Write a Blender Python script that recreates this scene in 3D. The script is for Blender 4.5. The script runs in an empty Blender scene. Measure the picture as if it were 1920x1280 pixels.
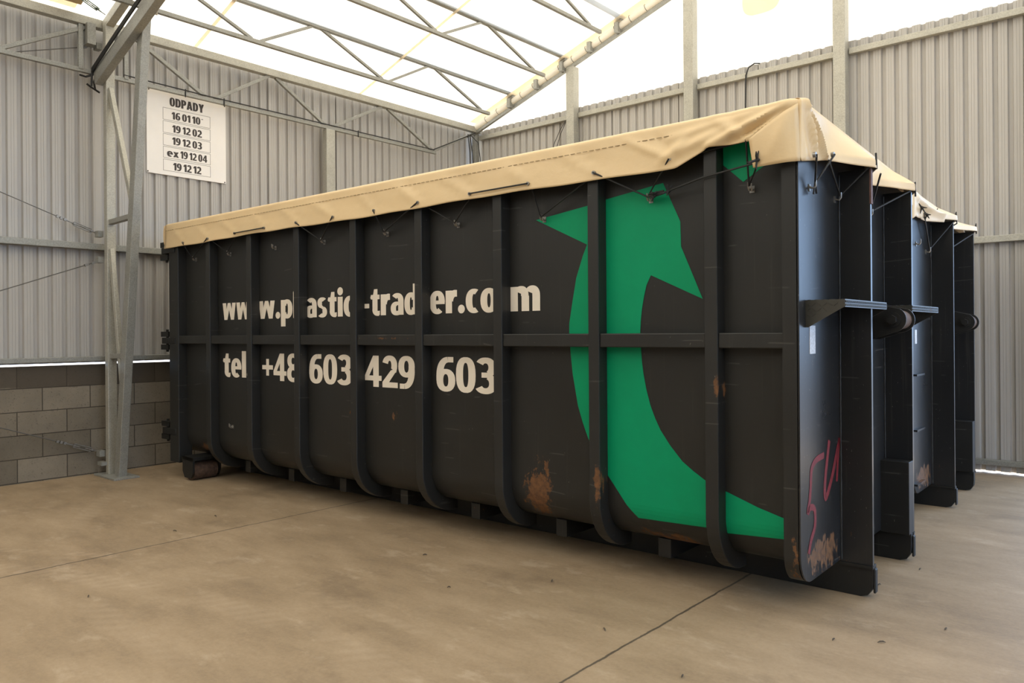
import bpy, bmesh, math, random
from mathutils import Vector, Matrix
random.seed(7)
S = bpy.context.scene
COL = S.collection
PI = math.pi

# ------------------------------------------------------------------ camera, sky, sun, exposure
cd = bpy.data.cameras.new('camera')
cam = bpy.data.objects.new('camera', cd); COL.objects.link(cam)
cd.sensor_width = 36.0; cd.sensor_fit = 'HORIZONTAL'
cd.lens = 1438.86 / 1920 * 36.0
cd.shift_y = -(640 - 622.15) / 1920
cd.clip_start = 0.05; cd.clip_end = 300
TH = 0.71668; ROLL = -0.0073
cam.matrix_world = (Matrix.Translation((1.586, -4.312, 1.6266)) @ Matrix.Rotation(TH, 4, 'Z')
                    @ Matrix.Rotation(PI / 2, 4, 'X') @ Matrix.Rotation(ROLL, 4, 'Z'))
S.camera = cam

W = bpy.data.worlds.new('sky'); S.world = W; W.use_nodes = True
nt = W.node_tree; bg = nt.nodes['Background']
bg.inputs['Color'].default_value = (0.46, 0.67, 1.0, 1); bg.inputs['Strength'].default_value = 1.6

sd = bpy.data.lights.new('sun', 'SUN'); sd.energy = 10.0; sd.angle = 0.009; sd.color = (1.0, 0.94, 0.85)
so = bpy.data.objects.new('sun', sd); COL.objects.link(so)
so.location = (-15, 20, 25)
so.rotation_euler = Vector((0.50, -0.55, -0.72)).to_track_quat('-Z', 'Y').to_euler()

S.view_settings.view_transform = 'Standard'; S.view_settings.look = 'None'
S.view_settings.gamma = 1.0; S.view_settings.use_curve_mapping = False
S.view_settings.exposure = 1.42
S.cycles.use_denoising = True
S.cycles.max_bounces = 10; S.cycles.diffuse_bounces = 6; S.cycles.transmission_bounces = 6
S.cycles.sample_clamp_indirect = 6

# ------------------------------------------------------------------ material helpers
def newmat(name):
    m = bpy.data.materials.new(name); m.use_nodes = True
    n = m.node_tree; b = n.nodes['Principled BSDF']
    return m, n, b
def N(n, t, **kw):
    x = n.nodes.new(t)
    for k, v in kw.items():
        if k in x.inputs: x.inputs[k].default_value = v
        else: setattr(x, k, v)
    return x
def L(n, a, b): n.links.new(a, b)
def coords(n, scale=(1, 1, 1), loc=(0, 0, 0)):
    tc = N(n, 'ShaderNodeTexCoord'); mp = N(n, 'ShaderNodeMapping')
    mp.inputs['Scale'].default_value = scale; mp.inputs['Location'].default_value = loc
    L(n, tc.outputs['Object'], mp.inputs['Vector']); return mp.outputs['Vector']
def noise(n, vec, scale, detail=4, rough=0.6):
    x = N(n, 'ShaderNodeTexNoise'); x.inputs['Scale'].default_value = scale
    x.inputs['Detail'].default_value = detail; x.inputs['Roughness'].default_value = rough
    L(n, vec, x.inputs['Vector']); return x.outputs['Fac']
def ramp(n, fac, stops):
    r = N(n, 'ShaderNodeValToRGB'); e = r.color_ramp.elements
    while len(e) < len(stops): e.new(0.5)
    for i, (p, c) in enumerate(stops):
        e[i].position = p; e[i].color = (*c, 1) if len(c) == 3 else c
    L(n, fac, r.inputs['Fac']); return r.outputs['Color']
def mix(n, fac, a, b, mode='MIX'):
    x = N(n, 'ShaderNodeMix', data_type='RGBA', blend_type=mode)
    for s, i in ((fac, 0), (a, 6), (b, 7)):
        if hasattr(s, 'is_linked'): L(n, s, x.inputs[i])
        elif i == 0: x.inputs[0].default_value = s
        else: x.inputs[i].default_value = (*s, 1)
    return x.outputs[2]
def math_(n, op, a, b=0.0, c=None):
    x = N(n, 'ShaderNodeMath', operation=op)
    for i, s in enumerate((a, b, c)):
        if s is None: continue
        if hasattr(s, 'is_linked'): L(n, s, x.inputs[i])
        else: x.inputs[i].default_value = s
    return x.outputs[0]
def bump(n, b, h, strength=0.3, dist=0.01):
    x = N(n, 'ShaderNodeBump'); x.inputs['Strength'].default_value = strength; x.inputs['Distance'].default_value = dist
    L(n, h, x.inputs['Height']); L(n, x.outputs['Normal'], b.inputs['Normal'])

def plain(name, col, rough=0.5, metal=0.0, var=0.12, scale=8.0):
    m, n, b = newmat(name)
    f = noise(n, coords(n), scale, 5)
    lo = tuple(max(0, c * (1 - var)) for c in col); hi = tuple(c * (1 + var) for c in col)
    L(n, ramp(n, f, [(0.3, lo), (0.7, hi)]), b.inputs['Base Color'])
    b.inputs['Roughness'].default_value = rough; b.inputs['Metallic'].default_value = metal
    return m

def paint(name, base, rough, rust=0.66, blotches=(), spots=0.74, streak=0.22):
    """old anthracite paint: dust, chips, rust in patches of its own"""
    m, n, b = newmat(name)
    v = coords(n)
    big = noise(n, v, 1.3, 5); fine = noise(n, v, 28, 6, 0.7)
    c = ramp(n, big, [(0.3, tuple(x * 0.85 for x in base)), (0.7, tuple(x * 1.2 for x in base))])
    stv = coords(n, (30, 30, 0.9)); st = noise(n, stv, 1.0, 3)
    c = mix(n, ramp(n, st, [(0.60, (0, 0, 0)), (0.85, (streak, streak, streak))]), c, (0.085, 0.078, 0.068))
    chips = noise(n, coords(n, (1, 1, 0.5), (3, 1, 2)), 60, 2)
    c = mix(n, ramp(n, chips, [(spots, (0, 0, 0)), (spots + 0.02, (0.6, 0.6, 0.6))]), c, (0.20, 0.18, 0.16))
    # scratches
    scr = N(n, 'ShaderNodeTexWave', wave_type='BANDS', bands_direction='Z')
    scr.inputs['Scale'].default_value = 2.3; scr.inputs['Distortion'].default_value = 9; scr.inputs['Detail'].default_value = 3
    scr.inputs['Detail Scale'].default_value = 0.6
    L(n, coords(n, (0.25, 0.25, 1)), scr.inputs['Vector'])
    gate = ramp(n, noise(n, v, 3.1, 3), [(0.58, (0, 0, 0)), (0.62, (0.22, 0.22, 0.22))])
    sm = math_(n, 'MULTIPLY', ramp(n, scr.outputs['Fac'], [(0.985, (0, 0, 0)), (0.998, (1, 1, 1))]), gate)
    c = mix(n, sm, c, (0.16, 0.15, 0.14))
    # rust
    rn = math_(n, 'MULTIPLY_ADD', fine, 0.30, math_(n, 'MULTIPLY', noise(n, coords(n, (2.2, 2.2, 1), (5, 2, 1)), 4.2, 9, 0.72), 0.80))
    for (cx, cy, cz, rx, rz, gain) in blotches:
        p = N(n, 'ShaderNodeTexCoord'); mp = N(n, 'ShaderNodeMapping', vector_type='POINT')
        mp.inputs['Scale'].default_value = (1 / rx, 1 / 0.5, 1 / rz)
        mp.inputs['Location'].default_value = (-cx / rx, -cy / 0.5, -cz / rz)
        L(n, p.outputs['Object'], mp.inputs['Vector'])
        g = N(n, 'ShaderNodeTexGradient', gradient_type='SPHERICAL'); L(n, mp.outputs['Vector'], g.inputs['Vector'])
        rn = math_(n, 'MULTIPLY_ADD', g.outputs['Fac'], gain, rn)
    rm = ramp(n, rn, [(rust, (0, 0, 0)), (rust + 0.04, (0.85, 0.85, 0.85))])
    rc = ramp(n, fine, [(0.3, (0.075, 0.036, 0.018)), (0.65, (0.19, 0.085, 0.03))])
    c = mix(n, rm, c, rc)
    L(n, c, b.inputs['Base Color']); b.inputs['Specular IOR Level'].default_value = 0.4
    rr = math_(n, 'ADD', math_(n, 'MULTIPLY', big, 0.16), rough - 0.08)
    rr = math_(n, 'MULTIPLY_ADD', rm, 0.35, rr)
    L(n, rr, b.inputs['Roughness'])
    bump(n, b, math_(n, 'ADD', big, math_(n, 'MULTIPLY', fine, 0.05)), 0.25, 0.006)
    return m

def galv(name='galvanised steel', base=(0.30, 0.30, 0.275)):
    m, n, b = newmat(name)
    v = coords(n)
    vo = N(n, 'ShaderNodeTexVoronoi'); vo.inputs['Scale'].default_value = 110; L(n, v, vo.inputs['Vector'])
    sp = N(n, 'ShaderNodeSeparateColor'); L(n, vo.outputs['Color'], sp.inputs['Color'])
    f = math_(n, 'ADD', math_(n, 'MULTIPLY', sp.outputs[0], 0.4), math_(n, 'MULTIPLY', noise(n, v, 5, 5), 0.6))
    L(n, ramp(n, f, [(0.2, tuple(c * .76 for c in base)), (0.8, tuple(c * 1.15 for c in base))]), b.inputs['Base Color'])
    b.inputs['Metallic'].default_value = 0.35; b.inputs['Roughness'].default_value = 0.48
    return m

def sheet(name, base):
    m, n, b = newmat(name)
    v = coords(n, (1, 1, 0.25))
    f = noise(n, v, 3.0, 5)
    L(n, ramp(n, f, [(0.3, tuple(c * .95 for c in base)), (0.7, tuple(c * 1.05 for c in base))]), b.inputs['Base Color'])
    b.inputs['Roughness'].default_value = 0.36
    return m

def membrane(name, col, diff=0.5):
    m, n, b = newmat(name)
    n.nodes.remove(b)
    out = n.nodes['Material Output']
    t = N(n, 'ShaderNodeBsdfTranslucent'); d = N(n, 'ShaderNodeBsdfDiffuse'); mx = N(n, 'ShaderNodeAddShader')
    f = noise(n, coords(n), 1.5, 4)
    cc = ramp(n, f, [(0.3, tuple(c * .96 for c in col)), (0.7, col)])
    L(n, cc, t.inputs['Color']); d.inputs['Color'].default_value = (diff, diff * .99, diff * .96, 1)
    L(n, t.outputs[0], mx.inputs[0]); L(n, d.outputs[0], mx.inputs[1]); L(n, mx.outputs[0], out.inputs['Surface'])
    return m

def floor_mat():
    m, n, b = newmat('dusty concrete')
    v = coords(n)
    a = noise(n, v, 0.55, 6, 0.62); c2 = noise(n, coords(n, (1.2, 3.2, 1), (4, 1, 0)), 1.1, 7, 0.68); f = noise(n, v, 40, 6, 0.75)
    s = math_(n, 'ADD', math_(n, 'MULTIPLY', a, 0.36), math_(n, 'ADD', math_(n, 'MULTIPLY', c2, 0.42), math_(n, 'MULTIPLY', f, 0.22)))
    c = ramp(n, s, [(0.30, (0.145, 0.104, 0.066)), (0.48, (0.278, 0.203, 0.126)), (0.68, (0.405, 0.308, 0.205))])
    # lighter patches of laitance with hard outlines
    p = noise(n, coords(n, (1, 1.7, 1), (9, 3, 0)), 2.3, 8, 0.7)
    c = mix(n, ramp(n, p, [(0.57, (0, 0, 0)), (0.65, (0.38, 0.38, 0.38))]), c, (0.45, 0.36, 0.26))
    dk = noise(n, coords(n, (1, 1, 1), (2, 7, 0)), 1.2, 6, 0.7)
    c = mix(n, ramp(n, dk, [(0.56, (0, 0, 0)), (0.68, (0.5, 0.5, 0.5))]), c, (0.15, 0.105, 0.065))
    # pitting
    sp = noise(n, v, 150, 2)
    c = mix(n, ramp(n, sp, [(0.70, (0, 0, 0)), (0.74, (0.45, 0.45, 0.45))]), c, (0.10, 0.08, 0.06))
    # tyre tracks: pale curved bands with a cleat pattern
    tc = N(n, 'ShaderNodeTexCoord'); sx = N(n, 'ShaderNodeSeparateXYZ'); L(n, tc.outputs['Object'], sx.inputs[0])
    for (ox, oy, rad, wid, amt) in ((-1.75, -8.0, 6.22, 0.11, 0.32), (-1.75, -8.0, 6.62, 0.05, 0.3), (-2.6, 3.9, 6.55, 0.09, 0.25)):
        dx = math_(n, 'SUBTRACT', sx.outputs[0], ox); dy = math_(n, 'SUBTRACT', sx.outputs[1], oy)
        r = math_(n, 'SQRT', math_(n, 'ADD', math_(n, 'MULTIPLY', dx, dx), math_(n, 'MULTIPLY', dy, dy)))
        e = math_(n, 'ABSOLUTE', math_(n, 'SUBTRACT', math_(n, 'ADD', r, math_(n, 'MULTIPLY', a, 0.25)), rad))
        band = ramp(n, math_(n, 'DIVIDE', e, wid * 2), [(0.35, (1, 1, 1)), (0.55, (0, 0, 0))])
        th = math_(n, 'ARCTAN2', dy, dx)
        cl = math_(n, 'SINE', math_(n, 'MULTIPLY_ADD', th, 330, math_(n, 'MULTIPLY', r, 40)))
        cl = math_(n, 'MULTIPLY_ADD', math_(n, 'MULTIPLY', cl, noise(n, v, 9, 4)), 0.7, 0.6)
        fade = ramp(n, noise(n, coords(n, (1, 1, 1), (rad, 0, 0)), 1.6, 3), [(0.38, (0, 0, 0)), (0.6, (1, 1, 1))])
        k = math_(n, 'MULTIPLY', math_(n, 'MULTIPLY', band, cl), math_(n, 'MULTIPLY', fade, amt))
        c = mix(n, k, c, (0.43, 0.335, 0.235))
    # sawn joints
    wob = math_(n, 'MULTIPLY', math_(n, 'SUBTRACT', noise(n, v, 6, 4), 0.5), 0.035)
    for jx in (-4.40, -0.59, 3.2):
        d = math_(n, 'ABSOLUTE', math_(n, 'ADD', math_(n, 'SUBTRACT', sx.outputs[0], jx), wob))
        jm = ramp(n, math_(n, 'MULTIPLY', d, 10), [(0.05, (0.9, 0.9, 0.9)), (0.10, (0, 0, 0))])
        c = mix(n, jm, c, (0.055, 0.042, 0.03))
    L(n, c, b.inputs['Base Color'])
    L(n, math_(n, 'MULTIPLY_ADD', a, 0.2, 0.50), b.inputs['Roughness'])
    bump(n, b, math_(n, 'ADD', math_(n, 'MULTIPLY', f, 0.5), c2), 0.25, 0.006)
    return m

def block_mat():
    m, n, b = newmat('grey concrete blocks')
    tc = N(n, 'ShaderNodeTexCoord'); sx = N(n, 'ShaderNodeSeparateXYZ'); L(n, tc.outputs['Object'], sx.inputs[0])
    cb = N(n, 'ShaderNodeCombineXYZ'); L(n, sx.outputs[1], cb.inputs[0]); L(n, sx.outputs[2], cb.inputs[1])
    mp = N(n, 'ShaderNodeMapping'); mp.inputs['Location'].default_value = (0.29, -0.01, 0); L(n, cb.outputs[0], mp.inputs['Vector'])
    br = N(n, 'ShaderNodeTexBrick'); br.offset = 0.5
    br.inputs['Scale'].default_value = 1; br.inputs['Brick Width'].default_value = 0.5; br.inputs['Row Height'].default_value = 0.258
    br.inputs['Mortar Size'].default_value = 0.006; br.inputs['Mortar Smooth'].default_value = 0.4
    br.inputs['Color1'].default_value = (0.265, 0.232, 0.185, 1); br.inputs['Color2'].default_value = (0.17, 0.147, 0.115, 1)
    br.inputs['Mortar'].default_value = (0.06, 0.05, 0.038, 1)
    L(n, mp.outputs[0], br.inputs['Vector'])
    v = coords(n)
    f = noise(n, v, 55, 5, 0.75); g = noise(n, v, 2.2, 6, 0.7)
    c = mix(n, 0.55, br.outputs['Color'], ramp(n, g, [(0.3, (0.38, 0.37, 0.35)), (0.7, (0.85, 0.84, 0.80))]), 'MULTIPLY')
    c = mix(n, ramp(n, f, [(0.58, (0, 0, 0)), (0.66, (0.75, 0.75, 0.75))]), c, (0.06, 0.05, 0.04))
    w = noise(n, coords(n, (1, 3.2, 1), (1, 3, 0)), 2.1, 6)
    c = mix(n, ramp(n, w, [(0.66, (0, 0, 0)), (0.72, (0.5, 0.5, 0.5))]), c, (0.36, 0.32, 0.27))
    # the cast ring beam on top of the blocks is a darker concrete
    edge = math_(n, 'MULTIPLY_ADD', math_(n, 'SUBTRACT', g, 0.5), 0.10, sx.outputs[2])
    rb = ramp(n, math_(n, 'SUBTRACT', edge, 0.60), [(0.435, (0, 0, 0)), (0.45, (0.75, 0.75, 0.75))])
    c = mix(n, rb, c, (0.05, 0.040, 0.030))
    L(n, c, b.inputs['Base Color']); b.inputs['Roughness'].default_value = 0.9
    h = math_(n, 'ADD', math_(n, 'MULTIPLY', br.outputs['Fac'], -1.0), math_(n, 'MULTIPLY', f, 0.5))
    bump(n, b, h, 0.5, 0.006)
    return m

def tarp_mat(name, col):
    m, n, b = newmat(name)
    v = coords(n)
    f = noise(n, v, 2.0, 6); g = noise(n, coords(n, (1, 1, 1), (2, 5, 3)), 9, 6, 0.7)
    c = ramp(n, f, [(0.3, tuple(x * .93 for x in col)), (0.7, col)])
    c = mix(n, ramp(n, g, [(0.66, (0, 0, 0)), (0.78, (0.25, 0.25, 0.25))]), c, tuple(x * .6 for x in col))
    L(n, c, b.inputs['Base Color']); b.inputs['Roughness'].default_value = 0.42
    bump(n, b, math_(n, 'ADD', f, math_(n, 'MULTIPLY', g, 0.12)), 0.35, 0.02)
    return m

M = {}
M['paint'] = paint('anthracite paint', (0.0165, 0.0165, 0.0155), 0.46, rust=0.74, blotches=[
    (-1.90, 0.0, 0.42, 0.20, 0.26, 0.36), (-1.85, 0.0, 0.70, 0.25, 0.40, 0.17), (-1.05, 0.05, 0.30, 0.4, 0.10, 0.24),
    (-0.75, 0.05, 0.28, 0.3, 0.09, 0.22), (-6.65, 0.0, 0.36, 0.22, 0.12, 0.34), (-4.0, 0.0, 0.92, 0.12, 0.05, 0.30),
    (-3.45, 0.0, 0.92, 0.10, 0.10, 0.2), (-1.33, -0.1, 0.62, 0.06, 0.35, 0.3), (-0.02, -0.1, 0.40, 0.08, 0.35, 0.26),
    (-3.45, -0.08, 1.58, 0.5, 0.03, 0.24), (-2.6, 0.05, 0.30, 0.4, 0.08, 0.12), (-0.48, -0.1, 1.28, 0.03, 0.13, 0.34)])
M['end_paint'] = paint('glossy anthracite end paint', (0.015, 0.0155, 0.0165), 0.30, rust=0.76, spots=0.71, streak=0.55, blotches=[
    (0.0, 0.25, 0.33, 0.4, 0.20, 0.36), (0.05, 0.6, 0.15, 0.3, 0.12, 0.2), (0.0, 2.9, 0.3, 0.3, 0.1, 0.15)])
M['dark_paint'] = paint('underframe paint', (0.010, 0.010, 0.0095), 0.5, rust=0.68)
M['rust'] = plain('rusted steel', (0.075, 0.042, 0.027), 0.8, 0.0, 0.5, 30)
M['weld'] = plain('painted weld', (0.035, 0.034, 0.031), 0.45, 0, 0.4, 40)
M['primer'] = plain('red oxide primer', (0.115, 0.055, 0.043), 0.7, 0, 0.3, 25)
M['steel'] = plain('bare steel', (0.30, 0.29, 0.27), 0.4, 0.8, 0.2, 40)
M['tread'] = paint('tread plate steel', (0.042, 0.040, 0.033), 0.42, rust=0.66)
M['galv'] = galv()
M['galv_light'] = galv('light galvanised steel', (0.42, 0.41, 0.36))
M['sheet'] = sheet('grey cladding sheet', (0.42, 0.405, 0.385))
M['membrane'] = membrane('translucent roof membrane', (0.225, 0.200, 0.158))
M['membrane_double'] = membrane('doubled membrane', (0.66, 0.60, 0.50), 0.25)
M['sleeve'] = membrane('cream sleeve', (0.30, 0.285, 0.25), 0.66)
M['floor'] = floor_mat()
M['blocks'] = block_mat()
M['tarp'] = tarp_mat('beige tarpaulin', (0.76, 0.57, 0.325))
M['tarp2'] = tarp_mat('cream tarpaulin', (0.78, 0.65, 0.46))
M['cord'] = plain('black elastic cord', (0.012, 0.012, 0.012), 0.6, 0, 0.3, 60)
M['thread'] = plain('brown thread', (0.24, 0.17, 0.09), 0.8)
M['cream'] = plain('cream vinyl letters', (0.76, 0.69, 0.59), 0.45, 0, 0.04, 5)
M['green'] = plain('green vinyl', (0.0, 0.265, 0.115), 0.5, 0, 0.06, 3)
M['green'].node_tree.nodes['Principled BSDF'].inputs['Specular IOR Level'].default_value = 0.2
M['red'] = plain('red spray paint', (0.15, 0.008, 0.012), 0.6, 0, 0.3, 40)
M['white'] = plain('white sign board', (0.83, 0.81, 0.79), 0.4, 0, 0.03, 3)
M['ink'] = plain('dark sign print', (0.035, 0.026, 0.022), 0.5)
M['sticker'] = plain('pale sticker', (0.55, 0.56, 0.58), 0.5, 0, 0.25, 90)
M['wire'] = plain('steel wire rope', (0.13, 0.125, 0.115), 0.45, 0.5)
M['green_metal'] = plain('green grey turnbuckle', (0.14, 0.18, 0.15), 0.4, 0.6)
M['wood'] = plain('pale plywood', (0.58, 0.45, 0.27), 0.7, 0, 0.1, 9)
M['debris'] = plain('dry debris', (0.07, 0.055, 0.04), 0.8, 0, 0.4, 60)
M['ground'] = plain('outdoor asphalt', (0.085, 0.09, 0.10), 0.85, 0, 0.2, 2)

# ------------------------------------------------------------------ mesh helpers
class MB:
    def __init__(s): s.v = []; s.f = []
    def add(s, vs, fs):
        o = len(s.v); s.v += [tuple(v) for v in vs]; s.f += [tuple(i + o for i in f) for f in fs]; return s
    def box(s, x0, x1, y0, y1, z0, z1):
        vs = [(x, y, z) for x in (x0, x1) for y in (y0, y1) for z in (z0, z1)]
        return s.add(vs, [(0, 1, 3, 2), (4, 6, 7, 5), (0, 4, 5, 1), (2, 3, 7, 6), (0, 2, 6, 4), (1, 5, 7, 3)])
    def bar(s, p, q, w, h, up=(0, 0, 1)):
        """rectangular bar from p to q; h along 'up', w across"""
        p, q = Vector(p), Vector(q); d = (q - p).normalized(); u = Vector(up)
        if abs(d.dot(u)) > 0.98: u = Vector((1, 0, 0))
        a = d.cross(u).normalized(); c = a.cross(d).normalized()
        vs = []
        for e in (p, q):
            for (i, j) in ((-1, -1), (1, -1), (1, 1), (-1, 1)):
                vs.append(e + a * (i * w / 2) + c * (j * h / 2))
        return s.add(vs, [(3, 2, 1, 0), (4, 5, 6, 7), (0, 1, 5, 4), (1, 2, 6, 5), (2, 3, 7, 6), (3, 0, 4, 7)])
    def tube(s, pts, r, n=8, cap=True):
        pts = [Vector(p) for p in pts]; rings = []
        prev = None
        for i, p in enumerate(pts):
            d = ((pts[min(i + 1, len(pts) - 1)] - pts[max(i - 1, 0)])).normalized()
            u = prev if prev is not None else (Vector((0, 0, 1)) if abs(d.z) < 0.9 else Vector((1, 0, 0)))
            a = (u - d * d.dot(u)).normalized(); b = d.cross(a); prev = a
            rad = r[i] if isinstance(r, (list, tuple)) else r
            rings.append([p + (a * math.cos(2 * PI * k / n) + b * math.sin(2 * PI * k / n)) * rad for k in range(n)])
        vs = [v for R in rings for v in R]; fs = []
        for i in range(len(pts) - 1):
            for k in range(n):
                fs.append((i * n + k, i * n + (k + 1) % n, (i + 1) * n + (k + 1) % n, (i + 1) * n + k))
        if cap:
            fs.append(tuple(reversed(range(n)))); fs.append(tuple((len(pts) - 1) * n + k for k in range(n)))
        return s.add(vs, fs)
    def prism(s, poly, fn, d0, d1):
        """poly: list of 2-D points; fn(a,b,d)->xyz; extruded from d0 to d1"""
        n = len(poly)
        vs = [fn(a, b, d0) for a, b in poly] + [fn(a, b, d1) for a, b in poly]
        fs = [tuple(range(n)), tuple(reversed(range(n, 2 * n)))]
        fs += [(i, i + n, (i + 1) % n + n, (i + 1) % n) for i in range(n)]
        return s.add(vs, fs)
    def grid(s, rows):
        n = len(rows[0]); vs = [v for r in rows for v in r]
        fs = [(i * n + j, i * n + j + 1, (i + 1) * n + j + 1, (i + 1) * n + j) for i in range(len(rows) - 1) for j in range(n - 1)]
        return s.add(vs, fs)
    def build(s, name, mat, parent=None, smooth=False, bevel=0, solid=0, loc=None, rot=0):
        me = bpy.data.meshes.new(name)
        me.from_pydata(s.v, [], s.f); me.validate()
        bm = bmesh.new(); bm.from_mesh(me)
        if solid: bmesh.ops.remove_doubles(bm, verts=bm.verts, dist=0.0005)
        bmesh.ops.recalc_face_normals(bm, faces=bm.faces); bm.to_mesh(me); bm.free()
        me.materials.append(M[mat] if isinstance(mat, str) else mat)
        if smooth:
            for p in me.polygons: p.use_smooth = True
            try: me.set_sharp_from_angle(angle=math.radians(40))
            except Exception: pass
        o = bpy.data.objects.new(name, me); COL.objects.link(o)
        if parent: o.parent = parent
        if loc: o.location = loc
        if rot: o.rotation_euler.z = rot
        if bevel:
            b = o.modifiers.new('edge', 'BEVEL'); b.width = bevel; b.segments = 2; b.limit_method = 'ANGLE'
        if solid:
            b = o.modifiers.new('thickness', 'SOLIDIFY'); b.thickness = solid; b.offset = 0
        return o

def thing(name, label, cat, loc=(0, 0, 0), rz=0, group=None):
    o = bpy.data.objects.new(name, None); COL.objects.link(o); o.empty_display_size = 0.2
    o.location = loc; o.rotation_euler = (0, 0, rz)
    return tag(o, label, cat, group)
def tag(o, label, cat, group=None):
    o['label'] = label; o['category'] = cat
    if group: o['group'] = group
    return o
def struct(o): o['kind'] = 'structure'; return o
def lab(o, t): o['label'] = t; return o

# ------------------------------------------------------------------ geometry of the hall
XL, YB, ZE, SL = -8.03, 5.766, 5.30, 0.324         # left wall, back gable, eaves height, roof slope
XR, YF = 8.03, -12.0
def roof(x): return ZE + SL * (XR - abs(x)) if abs(x) <= XR else ZE
ROT = 0.0199                                         # the containers stand a degree off the hall's axis

# floor
struct(MB().box(-8.4, 8.4, -12.4, 5.95, -0.12, 0).build('floor', 'floor'))
g = MB(); g.add([(-60, -60, -0.13), (60, -60, -0.13), (60, 60, -0.13), (-60, 60, -0.13)], [(0, 1, 2, 3)])
struct(g.build('ground', 'ground'))

def cladding(length, z0, z1, period=0.146, depth=0.034, start=0.0, crest=0.036, slope=0.011):
    """profile along s, depth outwards (grooves away from the room)"""
    prof = []; s = start
    while s < length:
        flat = period - crest - 2 * slope
        for ds, d in ((0, 0), (flat * 0.33, 0), (flat * 0.335, 0.003), (flat * 0.365, 0.003), (flat * 0.37, 0), (flat * 0.63, 0), (flat * 0.635, 0.003), (flat * 0.665, 0.003), (flat * 0.67, 0),
                      (flat, 0), (flat + slope, depth), (flat + slope + crest, depth)):
            if s + ds <= length: prof.append((s + ds, d))
        s += period
    prof.append((length, 0))
    return prof

# left wall: steel cladding on a concrete-block plinth
def clad_wall(name, fn, length, z0, z1, start=0.0, **k):
    b = MB(); prof = cladding(length, z0, z1, start=start, **k)
    b.grid([[fn(s, d, z0) for s, d in prof], [fn(s, d, z1) for s, d in prof]])
    return b.build(name, 'sheet', solid=0.0012)
wl = struct(clad_wall('wall_left', lambda s, d, z: (XL - 0.05 - d, YF + s, z), YB + 0.02 - YF, 1.306, 5.26, start=0.04))
b = MB(); b.box(XL - 0.24, XL, YF, YB + 0.2, 0.0, 1.283)
b.build('block_plinth', 'blocks', wl)
# sheet overlaps (dark seams)
b = MB()
for y in (-2.98, -1.83, -0.68, 0.47, 1.62, 2.77, 3.92, 5.07):
    b.box(XL - 0.05, XL - 0.0475, y - 0.022, y + 0.022, 1.32, 5.25)
b.build('sheet_overlap', 'sheet', wl)

# back gable with a wide gateway on the right, beyond the frame
wb = struct(clad_wall('wall_back', lambda s, d, z: (XL - 0.1 + s, YB + d, z), 8.56, 0.020, 5.25, start=0.16))
b = MB(); prof = cladding(2.9, 0, 0)
b.grid([[(5.12 + s, YB + d, 0.045) for s, d in prof], [(5.12 + s, YB + d, 5.25) for s, d in prof]])
b.build('cladding_right', 'sheet', wb, solid=0.0012)
b = MB(); b.box(0.44, 5.12, YB, YB + 0.02, 4.75, 5.25); b.build('gate_lintel', 'sheet', wb)
b = MB()
for x in (-6.2, -5.05, -3.9, -2.75, -1.6, -0.9):
    b.box(x - 0.02, x + 0.02, YB - 0.0025, YB, 0.05, 5.24)
b.build('sheet_overlap', 'sheet', wb)
gm = MB()
def gable_membrane(y):
    xs = [XL + (XR - XL) * i / 20 for i in range(21)]
    return MB().grid([[(x, y, 5.2) for x in xs], [(x, y, roof(x) + 0.02) for x in xs]])
gable_membrane(YB + 0.045).build('gable_membrane', 'membrane', wb)
pp = [(-2.89, 5.95), (-2.40, 5.95), (-2.40, 6.5), (-2.97, 6.5)]
pp = [(-2.69 + 0.27 * math.copysign(abs(math.cos(t)) ** .6, math.cos(t)), 6.20 + 0.27 * math.copysign(abs(math.sin(t)) ** .6, math.sin(t))) for t in [2 * PI * k / 28 for k in range(28)]]
MB().prism(pp, lambda a, c, d: (a, d, c), YB + 0.030, YB + 0.036).build('membrane_patch', 'membrane_double', wb)

# the other two walls, behind the camera
wr = struct(clad_wall('wall_right', lambda s, d, z: (XR + d, YF + s, z), 8.0, 0.04, 5.26))   # the far half of this side is open to the yard
MB().box(XR - 0.02, XR + 0.02, -4.0, YB, 4.75, 5.26).build('eaves_fascia', 'sheet', wr)
wf = struct(clad_wall('wall_front', lambda s, d, z: (XL + s, YF - d, z), XR - XL, 0.04, 5.25))
gable_membrane(YF - 0.045).build('gable_membrane', 'membrane', wf)

# roof: translucent membrane, welded seams, doubled bands over the frames
b = MB()
ys = [YF - 0.1 + (YB + 0.2 - YF) * i / 24 for i in range(25)]
b.grid([[(x, y, roof(x) + 0.03) for y in ys] for x in (-8.15, -4, 0, 4, 8.15)])
rf = struct(b.build('ceiling', 'membrane'))
b = MB()
for y in (-2.1, 0.49, 3.13):
    for sx in (-1, 1):
        b.bar((sx * 8.0, y, roof(8.0) + 0.018), (0, y, roof(0) + 0.018), 0.045, 0.004)
b.build('membrane_seam', 'membrane_double', rf)
b = MB()
for y, w in ((-1.12, 0.30), (5.56, 0.16)):
    for sx in (-1, 1):
        b.bar((sx * 7.9, y, roof(7.9) + 0.014), (0, y, roof(0) + 0.014), w, 0.004)
b.build('membrane_band', 'membrane_double', rf)

# ------------------------------------------------------------------ galvanised steelwork
def zigzag(root, pts, w, name='diagonal', d=(0, 0, 1)):
    for p, q in zip(pts[:-1], pts[1:]):
        MB().bar(p, q, w, w).build(name, 'galv', root)

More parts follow.
